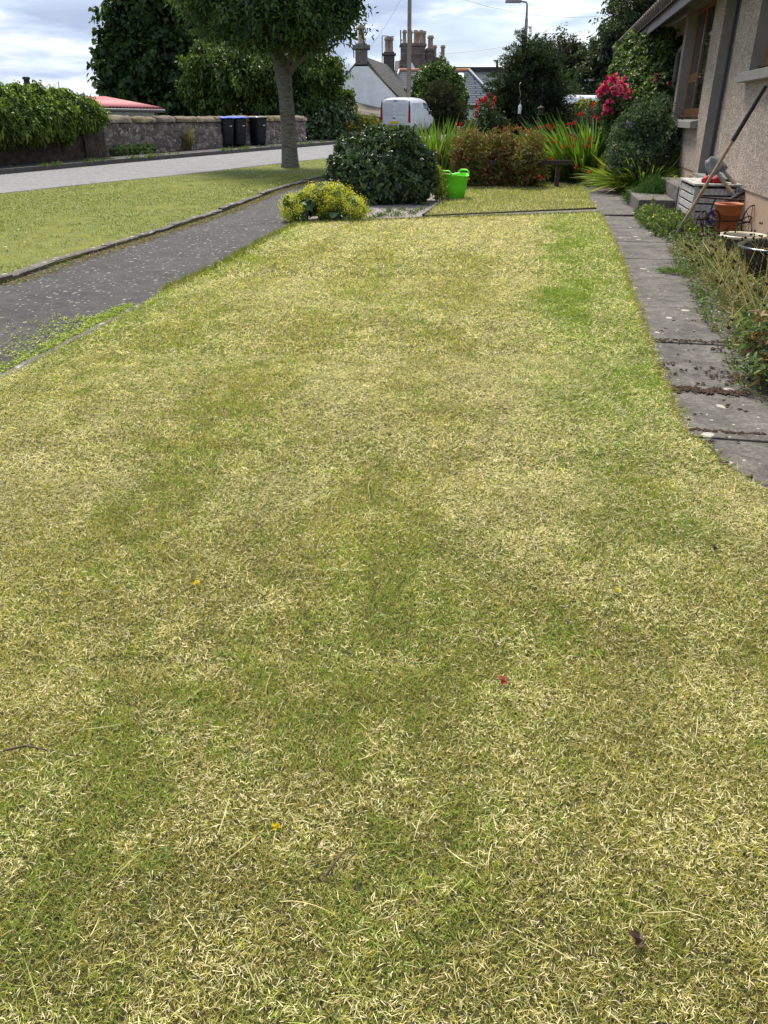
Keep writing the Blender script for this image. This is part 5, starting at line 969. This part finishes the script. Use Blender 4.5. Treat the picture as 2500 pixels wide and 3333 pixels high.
# path right edge from the photograph (where plants spill over it)
RE = gp([(2102, 703), (2135, 741), (2165, 784), (2200, 838), (2225, 890), (2262, 960), (2285, 1020), (2320, 1070), (2372, 1110), (2385, 1180), (2420, 1250), (2460, 1290), (2520, 1330)])
REy = np.array([p[1] for p in RE])[::-1]; REx = np.array([p[0] for p in RE])[::-1]
def bedpts(n, y0, y1):
    y = RS.uniform(y0, y1, n); x0 = np.interp(y, REy, REx); x1 = wallx(y) - .02; f = RS.uniform(-.03, 1, n); return np.stack([x0 + (x1 - x0) * f, y, np.zeros(n)], 1), f
t = thing('bed_grasses', 'mixed weeds and long grass filling the border along the house wall', 'weeds'); t['kind'] = 'stuff'
b, f = bedpts(7000, 2.6, 8.2); n_ = len(b); d = nrm(RS.normal(size=(n_, 3)) * .5 + np.array([-.2, 0, 1])); 
L_ = np.where(f < .12, .06, .14) * RS.uniform(.5, 1.7, n_); mix = fbm(b[:, 0] * 2.2, b[:, 1] * 2.2)[:, None]; c = pick([(.10, .14, .035), (.14, .17, .045), (.07, .10, .025)], n_) * (mix < .52) + pick([(.26, .21, .10), (.18, .14, .07), (.10, .13, .04)], n_) * (mix >= .52)
blademesh('foliage', b, d, np.cross(d, RS.normal(size=(n_, 3))), L_, .006, d * np.array([.7, .7, -.5]), c, LEAF, t, 3)
b, f = bedpts(3800, 2.6, 9.6); n_ = len(b); p = b + np.array([0, 0, 1]) * RS.uniform(.005, .07, (n_, 1)); a = rosettes(p, np.tile([0, 0, 1.0], (n_, 1)), 4, .022, 1.25, [(.09, .16, .03), (.13, .20, .04), (.06, .10, .025)], .015); leafmesh('ground_leaves', a[0], a[1], a[2], a[3], a[3] * .6, a[4], LEAF, t)
# dry straw stalks and seed heads
t = thing('plantain_seedheads', 'tall thin stalks with dark brown seed heads in front of the glazed pots', 'seed heads'); t['kind'] = 'stuff'
b = []
for _ in range(760):
    y = random.uniform(3.6, 7.9); x0 = np.interp(y, REy, REx); b.append((x0 + .08 + random.random() ** .8 * (wallx(y) - x0 - .12), y, 0))
b = np.array(b); n_ = len(b); d = nrm(RS.normal(size=(n_, 3)) * .28 + np.array([-.12, 0, 1])); L_ = RS.uniform(.16, .5, n_) * np.where(b[:, 1] > 6.6, .7, 1); bd = d * np.array([.4, .4, -.12])
blademesh('stalks', b, d, np.cross(d, RS.normal(size=(n_, 3))), L_, .0052, bd, pick([(.40, .32, .17), (.28, .26, .11), (.5, .42, .25)], n_), LEAF, t, 4)
tip = b + d * L_[:, None] + bd * L_[:, None]; sel = RS.rand(n_) < .55; hp = tip[sel]; hd = nrm((d + 2 * bd)[sel])
for k in range(3): pass
a = rosettes(np.repeat(hp, 3, 0) - np.repeat(hd, 3, 0) * RS.uniform(0, .02, (len(hp) * 3, 1)), np.repeat(hd, 3, 0), 5, .016, .5, [(.06, .035, .022), (.09, .05, .03), (.04, .025, .018)], .002); leafmesh('seedheads', a[0], a[1], a[2], a[3], a[3] * .55, a[4], LEAF, t, .3, 0)
# low yellow flowered plants
t, p, d = plant('snapdragon_plant', 'low green plants with pale yellow flowers between the step and crate', 'plant', (3.35, 9.7, 0), [((.1, .9, .06), (.2, .35, .12)), ((.0, .35, .08), (.22, .4, .13)), ((-.02, -.15, .08), (.25, .4, .14)), ((-.1, -.6, .07), (.22, .4, .12)), ((.2, 1.3, .05), (.12, .25, .1))], 1500, 6, .04, .012, .9, [(.08, .14, .03), (.12, .19, .04), (.17, .2, .05), (.06, .1, .025)], LEAF, jit=.01, shell=.4)
heads(t, [(2143, 695, 10.3), (2150, 700, 10.3), (2123, 722, 10), (2185, 728, 9.7), (2198, 735, 9.6), (2238, 742, 9.2), (2250, 753, 9.0), (2160, 700, 10.2), (2358, 790, 8.2), (2128, 712, 9.8), (2170, 716, 9.6), (2220, 748, 9.0), (2145, 728, 9.6)], 9, .035, [(.74, .70, .2), (.82, .78, .35)], 6, .034, .8)
t2 = strap('toadflax', 'single tall pale yellow flower spike beside the daylily by the wall', 'plant', (P(2195, 640, 12.9).x, 12.9, 0), 40, .5, .014, .08, (0, 0), [(.07, .13, .03), (.1, .16, .04)], .3)
heads(t2, [(2198, 582, 12.8), (2199, 576, 12.8), (2197, 590, 12.8)], 5, .015, [(.62, .58, .12), (.7, .66, .25)], 6, .018, .8)
# shrub at the lower right edge
sb = Vector((G(2475, 1270)[0] + .12, G(2475, 1270)[1] + .1, 0))
t, p, d = plant('viburnum_shrub', 'small pale leaved shrub with tiny white flowers at the right edge', 'shrub', sb, [((0, 0, .16), (.17, .2, .16)), ((-.05, .1, .22), (.14, .2, .14)), ((.12, .05, .25), (.16, .2, .18)), ((-.08, -.1, .1), (.14, .14, .1))], 300, 5, .045, .02, 1.0, [(.11, .17, .06), (.16, .22, .09), (.07, .12, .04), (.22, .27, .14), (.2, .13, .05)], LEAF, jit=.01, shell=.5, stems=30)
pz = p[RS.choice(len(p), 40)]; a = rosettes(pz, np.tile([0, -.3, 1.0], (40, 1)), 10, .007, 1.0, [(.75, .75, .68)], .005); leafmesh('flower', a[0], a[1], a[2], a[3], a[3] * .9, a[4], PETAL, t)
q = G(2110 + 90, 880); 
t = strap('grass_tuft', 'grass tuft creeping over the slab edge beside the path', 'grass tuft', (G(2205, 885)[0], G(2205, 885)[1], 0), 260, .09, .006, .13, (-.3, 0), [(.09, .14, .03), (.13, .18, .05)], .8, spread=1.6)
# moss and roots along slab joints: dirt, clods
t = None
def clods(name, label, spots, m, r0, r1, zs=.6, cat='debris'):
    b = MB()
    for x, y, s, n in spots:
        for _ in range(n):
            px, py = x + random.gauss(0, s), y + random.gauss(0, s * .45); g_ = G(px, py); r_ = random.uniform(r0, r1)
            Mx = Matrix.Translation((g_[0], g_[1], .002)) @ Matrix.Rotation(random.random() * 6, 4, 'Z') @ Matrix.Diagonal((1.5, .8, zs, 1))
            ring_ = [(0, r_ * .9), (r_ * .7, r_ * .6), (r_, 0), (r_ * .7, -r_ * .3)]; vs = []; kk = 6
            for rr_, z in ring_:
                for k in range(kk): a_ = 2 * math.pi * k / kk; q_ = random.uniform(.7, 1.25); vs.append(Mx @ Vector((rr_ * math.cos(a_) * q_, rr_ * math.sin(a_) * q_, z * q_)))
            b.add(vs, [(i * kk + k, i * kk + (k + 1) % kk, (i + 1) * kk + (k + 1) % kk, (i + 1) * kk + k) for i in range(3) for k in range(kk)])
    o = b.build(name, m); tag(o, label, cat, None, 'stuff'); return o
SOILR = M('crumbly_soil', (.115, .072, .045), (.05, .032, .022), 40, .95, .9, .01)
sp = [(random.uniform(2100, 2420), random.uniform(1010, 1450), 7, random.choice([1, 2, 5])) for _ in range(45)]
for x in range(2135, 2380, 12): sp.append((x, 1108 + (x - 2135) * .03 + random.uniform(-3, 3), 5, 9))
for x in range(2150, 2440, 10): sp.append((x, 1262 + (x - 2150) * .06 + random.uniform(-6, 6), 6, 16))
for x in range(2235, 2500, 14): sp.append((x, 1398 + (x - 2235) * .07, 4, 4))
sp += [(2145, 1200, 14, 40), (2350, 1225, 30, 60), (2400, 1240, 20, 40), (2310, 1480, 10, 30), (2340, 1505, 10, 24), (2300, 1440, 8, 8), (2090, 1010, 5, 8), (2110, 1065, 5, 6), (2150, 1085, 4, 5), (2380, 1180, 15, 24), (2270, 1432, 5, 6), (2440, 1550, 5, 5), (2120, 850 - 80, 5, 3), (2330, 1135, 10, 10)]
clods('soil_crumbs', 'crumbs of brown soil and roots swept along the slab joints', sp, SOILR, .003, .010)
sp = [(random.uniform(900, 2000), random.uniform(715, 1100), 3, 1) for _ in range(130)] + [(random.uniform(300, 2100), random.uniform(1100, 1500), 3, 1) for _ in range(25)]
clods('lawn_clods', 'small dark clods and dead leaves scattered over the mown lawn', sp, SOILR, .006, .014, .9)
def lies(px_, py_, z=.02): q = G(px_, py_); return Vector((q[0], q[1], z))
# ---------------------------------------------------------------- grass
def inpoly(x, y, poly_):
    x = np.asarray(x); y = np.asarray(y); c = np.zeros(len(x), bool); P_ = list(poly_); j = len(P_) - 1
    for i in range(len(P_)):
        xi, yi = P_[i]; xj, yj = P_[j]
        c ^= ((yi > y) != (yj > y)) & (x < (xj - xi) * (y - yi) / (yj - yi + 1e-12) + xi); j = i
    return c
LRy = np.array([p[1] for p in LAWN_R[:14]])[::-1]; LRx = np.array([p[0] for p in LAWN_R[:14]])[::-1]
LLy = np.array([p[1] for p in LAWN_L]); LLx = np.array([p[0] for p in LAWN_L])
def lawn_fields(x, y):
    g_ = fbm(x * .9 + 3, y * .55 + 11, 3); g2 = fbm(x * 3.1 + 20, y * 2.4 + 5, 3); s_ = fbm(x * .7 + 40, y * .42 + 9, 2); g3 = fbm(x * 9, y * 8 + 3, 2)
    dr_ = np.interp(y, LRy, LRx) - x; dl = x - np.interp(y, LLy, LLx)
    g4 = fbm(x * 15, y * 13, 2); mixn = g_ * .42 + g2 * .30 + g4 * .28; green = sstep(.53, .61, mixn) * .42 + 1.15 * sstep(.95, .35, dr_ + (g2 - .5) * .5 + (g4 - .5) * .5) * sstep(1.9, 3.6, y + (g2 - .5) * 1.5) * sstep(14, 9, y) + .65 * sstep(.5, .1, dl + (g2 - .5) * .5) * sstep(2.5, 5, y)
    # streaks seen in the foreground, right of the middle
    green += .32 * sstep(.55, .1, np.hypot((x - .15 + .10 * (y - 1.8)) / .45, (y - 1.75) / 1.1) + (g2 - .5) * 1.2 + (g4 - .5) * 1.6) + .3 * sstep(.6, .1, np.hypot((x - .95) / .7, (y - 2.1) / .9) + (g2 - .5) + (g4 - .5) * 1.5)
    straw = sstep(.40, .62, s_ * .6 + g2 * .4) * sstep(.8, 3.2, y) + .35 * sstep(.5, .7, g3) * (.4 + .6 * g2) + .30 * sstep(1.6, 5, y) + .22 * np.sin((x - .16 * y) * 7.5 + 2 * g_) * sstep(1.0, 2.5, y)
    return np.clip(green, 0, 1), np.clip(straw, 0, 1), g3
def grass_zone(y0, y1, dens, L, W, xl, xr, poly_, lay=.9, segs=2):
    A_ = 0; n = int((y1 - y0) * (xr - xl) * dens); x = RS.uniform(xl, xr, n); y = RS.uniform(y0, y1, n)
    lim = .54 * (y * cP + CH * sP) + .35; k = (np.abs(x) < lim) & inpoly(x, y, poly_); x, y = x[k], y[k]; n = len(x)
    gr, stw, g3 = lawn_fields(x, y); u = RS.rand(n)
    moss = np.array([.49, .435, .115]); green = np.array([.29, .42, .08]); straw = np.array([.82, .73, .46]); brown = np.array([.42, .32, .17]); yg = np.array([.65, .61, .235])
    pst = np.clip(.13 + .55 * stw - .28 * gr, .03, .85); pgr = np.clip(.12 + .75 * gr, 0, .9) * (1 - pst); pbr = .10 * (1 - pst) * (1 - gr)
    c = np.where((u < pst)[:, None], straw, np.where((u < pst + pgr)[:, None], green, np.where((u < pst + pgr + pbr)[:, None], brown, np.where((RS.rand(n) < .5)[:, None], moss, yg))))
    c = c * (1 + RS.uniform(-.42, .3, (n, 1))) * (.82 + .36 * g3)[:, None]
    isS = u < pst; tuft = fbm(x * 26, y * 26, 2); Ln = L * RS.uniform(.4, 1.25, n) * np.where(isS, RS.uniform(.6, 1.25, n), 1.0) * (1 + .25 * gr) * (.6 + .8 * tuft); z = np.where(isS, RS.uniform(.008, .022, n), .008)
    a = RS.uniform(0, 2 * math.pi, n); tilt = np.where(isS, RS.uniform(.05, .8, n), RS.uniform(.35, 1.4, n))
    d = np.stack([np.cos(a) * np.cos(tilt), np.sin(a) * np.cos(tilt), np.sin(tilt)], 1); side = nrm(np.cross(d, nrm(RS.normal(size=(n, 3)) + np.array([0, 0, 1.5]))))
    bd = RS.normal(size=(n, 3)) * .22; bd[:, 2] = -np.abs(bd[:, 2]) * .8
    return np.stack([x, y, z + .006], 1), d, side, Ln, W * RS.uniform(.6, 1.25, n), bd, c
def cat_zones(Z): return [np.concatenate([z[i] for z in Z]) for i in range(7)]
Z = [grass_zone(.35, 1.5, 125000, .0145, .0013, -1.4, 1.4, LAWN), grass_zone(1.5, 2.6, 75000, .016, .0016, -2, 2, LAWN), grass_zone(2.6, 4.2, 36000, .02, .0022, -3, 3, LAWN), grass_zone(4.2, 6.5, 14000, .026, .0036, -4.5, 3.6, LAWN), grass_zone(6.5, 12.5, 5000, .034, .006, -5, 4, LAWN)]
A = cat_zones(Z); o = blademesh('mown_grass', *A, GRASSM, None, 2); tag(o, 'mown lawn of mixed green, mossy and straw coloured grass', 'grass', None, 'stuff')
def simple_grass(name, label, x, y, L, W, cols, zf=0, tilt=(.4, 1.3), m=GRASSM):
    n = len(x); a = RS.uniform(0, 2 * math.pi, n); tl = RS.uniform(*tilt, n); d = np.stack([np.cos(a) * np.cos(tl), np.sin(a) * np.cos(tl), np.sin(tl)], 1); side = nrm(np.cross(d, RS.normal(size=(n, 3))))
    z = np.array([Hz(v) for v in y]) + zf; bd = RS.normal(size=(n, 3)) * .2
    o = blademesh(name, np.stack([x, y, z], 1), d, side, L * RS.uniform(.5, 1.3, n), W * RS.uniform(.7, 1.2, n), bd, cols, m, None, 2); tag(o, label, 'grass', None, 'stuff'); return o
x = RS.uniform(-1, 5, 60000); y = RS.uniform(11, 17.5, 60000); k = inpoly(x, y, LAWN2); x, y = x[k], y[k]; n = len(x); g_ = fbm(x * 2, y * 2)[:, None]
c = np.where(RS.rand(n, 1) < .42 + (g_ - .5), np.array([[.68, .61, .34]]), np.array([[.36, .39, .10]])) * (1 + RS.uniform(-.3, .3, (n, 1)))
simple_grass('mown_grass', 'small square of mown grass in front of the red tinged plants', x, y, .035, .008, c, .012)
# verge
vp = [tuple(p) for p in RN_ch] + [tuple(p) for p in ([(7.5, 44), (4.5, 30)] + FP_L[1:][::-1] + [ext(FP_L[0], -8)])]
n = 620000; x = RS.uniform(-14, 3, n); y = RS.uniform(5, 34, n); k = inpoly(x, y, vp) & (np.abs(x) < .54 * (y * cP + 1) + .5); x, y = x[k], y[k]; w_ = RS.rand(len(x)) < np.clip(14 / y, .25, 1) ** 1.2; x, y = x[w_], y[w_]; n = len(x)
g_ = fbm(x * .8, y * .6 + 2)[:, None]; g2 = fbm(x * 3, y * 2)[:, None]; g5 = fbm(x * 9, y * 7)[:, None]; dry = sstep(.50, .66, g_ * .5 + g2 * .25 + g5 * .25)
c = np.array([[.19, .225, .035]]) * (1 - dry) + np.array([[.42, .38, .13]]) * dry; c = np.where(RS.rand(n, 1) < .12, np.array([[.45, .40, .16]]), c) * (1 + RS.uniform(-.2, .2, (n, 1))) * (.75 + .5 * g2)
simple_grass('verge_grass', 'green roadside verge grass between the road and the footpath', x, y, .026, .0085, c, .006)
# daisies and clover
n = 900; x = RS.uniform(-9, -.5, n); y = RS.uniform(6.5, 24, n); k = inpoly(x, y, vp) & (fbm(x * 1.1 + 9, y * .9) > .50); x, y = x[k], y[k]; n = len(x)
pz = np.stack([x, y, np.array([Hz(v) for v in y]) + RS.uniform(.03, .05, n)], 1); a = rosettes(pz, np.tile([0, -.1, 1.0], (n, 1)), 8, .013, 1.35, [(.8, .8, .78), (.7, .7, .66)], .001); o = leafmesh('daisies', a[0], a[1], a[2], a[3], a[3] * .6, a[4], PETAL); tag(o, 'white daisies sprinkled across the green verge', 'flowers', None, 'stuff')
# overgrown edges: grass leaning over edging and slabs, moss along lawn edging
ex, ey, ec = [], [], []
def along(L, n, s, cols, drift=0):
    P_ = resample(L, 200); i = RS.randint(0, 199, n); f = RS.rand(n)
    X = np.array([P_[a_].x * (1 - b_) + P_[a_ + 1].x * b_ for a_, b_ in zip(i, f)]) + RS.normal(size=n) * s + drift; Y = np.array([P_[a_].y * (1 - b_) + P_[a_ + 1].y * b_ for a_, b_ in zip(i, f)]) + RS.normal(size=n) * s
    return X, Y, pick(cols, n, .3)
DRY = [(.55, .46, .26), (.42, .34, .17), (.30, .32, .08), (.62, .54, .32)]
X, Y, C = along([LAWN_B[-1]] + LAWN_R[:14], 16000, .028, DRY + [(.2, .3, .05)] * 2); simple_grass('edge_thatch', 'dry straw coloured grass fringe along the left edge of the slab path', X, Y, .03, .004, C, .004, (.05, .6))
X, Y, C = along(LAWN_L[7:] + LAWN_B, 12000, .03, [(.12, .19, .035), (.2, .22, .05), (.35, .3, .12)]); simple_grass('edge_grass', 'longer grass fringe along the back and pavement edge of the lawn', X, Y, .05, .006, C, .004)
X, Y, C = along([p for p in FP_L[1:9]], 7000, .05, [(.30, .22, .11), (.2, .15, .07), (.12, .16, .04), (.4, .32, .2)], .10); simple_grass('pavement_litter', 'dead leaves and dry grass gathered along the footpath edging', X, Y, .03, .006, C, -.006, (.02, .4))
MG_ = [(.34, .42, .04), (.42, .48, .06), (.22, .32, .035), (.16, .22, .04)]
X, Y, C = along(LAWN_L[1:7], 6500, .035, MG_, -.10); k = RS.rand(len(X)) < sstep(.40, .65, fbm(X * 5, Y * 2.5)) + .12; X, Y, C = X[k], Y[k], C[k]
pz = np.stack([X, Y, RS.uniform(-.008, .015, len(X))], 1); a = rosettes(pz, np.tile([0, 0, 1.0], (len(X), 1)), 4, .014, 1.2, MG_, .006); o = leafmesh('edge_moss', a[0], a[1], a[2], a[3], a[3] * .6, a[4], LEAF); tag(o, 'bright yellow green creeping weed along the pavement side of the stone edging', 'ground cover', None, 'stuff')
n = 500; q0, q1 = Vector(G(60, 1150)), Vector(G(300, 1020)); X = RS.uniform(0, 1, n); Y2 = np.abs(RS.normal(size=n)) * .22; pX = q0.x + (q1.x - q0.x) * X - Y2 * .8 + .1; pY = q0.y + (q1.y - q0.y) * X + Y2 * .3 - .1
a = rosettes(np.stack([pX, pY, np.full(n, -.006)], 1), np.tile([0, 0, 1.0], (n, 1)), 3, .014, 1.3, MG_ + [(.4, .4, .2)], .008); o = leafmesh('pavement_weeds', a[0], a[1], a[2], a[3], a[3] * .6, a[4], LEAF); tag(o, 'tiny sprigs of weed dotted over the asphalt near the stone edging', 'weeds', None, 'stuff')
# weeds along far kerb and wall foot
X, Y, C = along(RF[1:4], 1500, .07, [(.08, .14, .03), (.14, .2, .05)], -.1); k = fbm(X * 2.3, Y * 2.3) > .56; simple_grass('kerb_weeds', 'green weeds sprouting along the far kerb of the road', X[k], Y[k], .13, .03, C[k], .06)
wf = [tuple(Vector(p) + Vector((dr.y, -dr.x)) * .27) for p in (wl_at(350), wl_at(480))]; X, Y, C = along(wf, 420, .07, [(.12, .2, .05), (.17, .25, .07)]); a = rosettes(np.stack([X, Y, np.array([Hz(v) for v in Y]) + .08 + RS.uniform(0, .22, len(X))], 1), np.tile([.3, -.6, .6], (len(X), 1)), 4, .08, 1.0, [(.12, .2, .05), (.17, .25, .07), (.3, .36, .16)], .03); o = leafmesh('wall_foot_weeds', a[0], a[1], a[2], a[3], a[3] * .7, a[4], LEAF); tag(o, 'patch of broad leaved weeds at the foot of the stone wall', 'weeds', None, 'stuff')
q = wl_at(588) + Vector((dr.y, -dr.x)) * .27; strap('wall_tuft', 'tall dry green tuft growing against the middle of the stone wall', 'weed', (q.x, q.y, Hz(q.y) + .08), 120, .75, .02, .16, (0, 0), [(.14, .15, .05), (.2, .18, .07)], .2, spread=.25)
# broad leaved lawn weeds: plantain, clover, dandelion leaves
n = 420; x = RS.uniform(-2.5, 2.6, n); y = RS.uniform(.6, 9, n); gr, st_, g3 = lawn_fields(x, y); k = inpoly(x, y, LAWN) & (RS.rand(n) < .15 + .9 * gr); x, y = x[k], y[k]; n = len(x)
a = rosettes(np.stack([x, y, np.full(n, .022)], 1), np.tile([0, 0, 1.0], (n, 1)), 6, .015, 1.2, [(.16, .27, .045), (.2, .33, .06), (.25, .38, .08)], .010); o = leafmesh('lawn_weeds', a[0], a[1], a[2], a[3], a[3] * .45, a[4], LEAF, None, .15, .1); tag(o, 'broad leaved weeds and clover showing deeper green through the lawn', 'weeds', None, 'stuff')
# loose long clippings
n = 520; y = .45 + RS.rand(n) ** 1.4 * 5; x = RS.uniform(-1, 1, n) * (.5 * (y + .4) + .2); k = inpoly(x, y, LAWN); x, y = x[k], y[k]; n = len(x); a_ = RS.uniform(0, 6.28, n); d = np.stack([np.cos(a_), np.sin(a_), RS.normal(size=n) * .08], 1); L_ = RS.uniform(.035, .11, n); bd = np.cross(d, [0, 0, 1]) * RS.normal(size=(n, 1)) * .3
o = blademesh('grass_clippings', np.stack([x, y, np.full(n, .032)], 1), d, nrm(np.cross(d, [0, 0, 1.0])), L_, .0017, bd, pick([(.55, .47, .23), (.62, .56, .30), (.40, .42, .13), (.3, .36, .1)], n), GRASSM, None, 5); tag(o, 'loose pale clippings lying on top of the lawn', 'clippings', None, 'stuff')
def small_flower(px_, py_, label, col, r=.012, name='dandelion_flower'):
    t = thing(name, label, 'flower', lies(px_, py_, .03)); a = rosettes(np.array([[0, 0, 0.]] * 3) + RS.normal(size=(3, 3)) * .002, np.tile([0, -.2, 1.0], (3, 1)), 8, r, 1.1, [col], .001); leafmesh('petals', a[0], a[1], a[2], a[3], a[3] * .4, a[4], PETAL, t); MB().tube([(0, 0, -.02), (0, 0, 0)], .0015, 5).build('stalk', TREELEAF if 0 else MOSS, t)
small_flower(908, 2727, 'bright yellow flower head in the lawn foreground left of centre', (.8, .6, .02), .009)
small_flower(645, 1930, 'small yellow flower on the lawn toward the left middle', (.75, .58, .03), .010)
small_flower(2005, 1950, 'pale yellow flower near the right side of the lawn', (.7, .62, .1), .009)
small_flower(1650, 2300, 'tiny yellow green flower just below the red dead leaf', (.55, .6, .2), .007)
def dead_leaf(px_, py_, label, col, L=.035):
    n = 3; t = leafmesh('dead_leaf', np.array([[0, 0, 0], [.004, .006, .004], [-.003, .002, .002]]), np.array([[.3, .8, .3], [-.5, .6, .4], [.8, .2, .3]]), np.tile([.2, -.3, 1.0], (3, 1)), np.array([L, L * .8, L * .6]), L * .5, pick([col], 3, .2), LEAF, None, .3, .3); t.location = lies(px_, py_, .03); tag(t, label, 'leaf')
dead_leaf(1632, 2262, 'curled rust red dead leaf on the lawn right of centre', (.25, .04, .015), .03); dead_leaf(2065, 3120, 'dark brown dead leaf in the lower right of the lawn', (.06, .03, .02), .03); dead_leaf(2320, 1820, 'dark crumpled leaf in the grass at the right', (.07, .04, .025), .03); dead_leaf(1845, 2065, 'grey brown pebble sized dead leaf on the lawn at right centre', (.16, .12, .08), .02)
t = MB().tube([(0, 0, 0), (.045, .008, .006), (.09, .0, .002)], [.003, .0025, .0015], 6).build('twig', BARK); t.location = lies(22, 2478, .03); tag(t, 'short dark twig lying at the left edge of the lawn', 'twig')
t = MB().tube([(0, 0, 0), (.02, .03, .006), (.035, .055, .002)], [.0025, .002, .0015], 6).build('twig', BARK); t.location = lies(1060, 2890, .03); tag(t, 'short brown twig lying in the lawn near the bottom centre', 'twig')
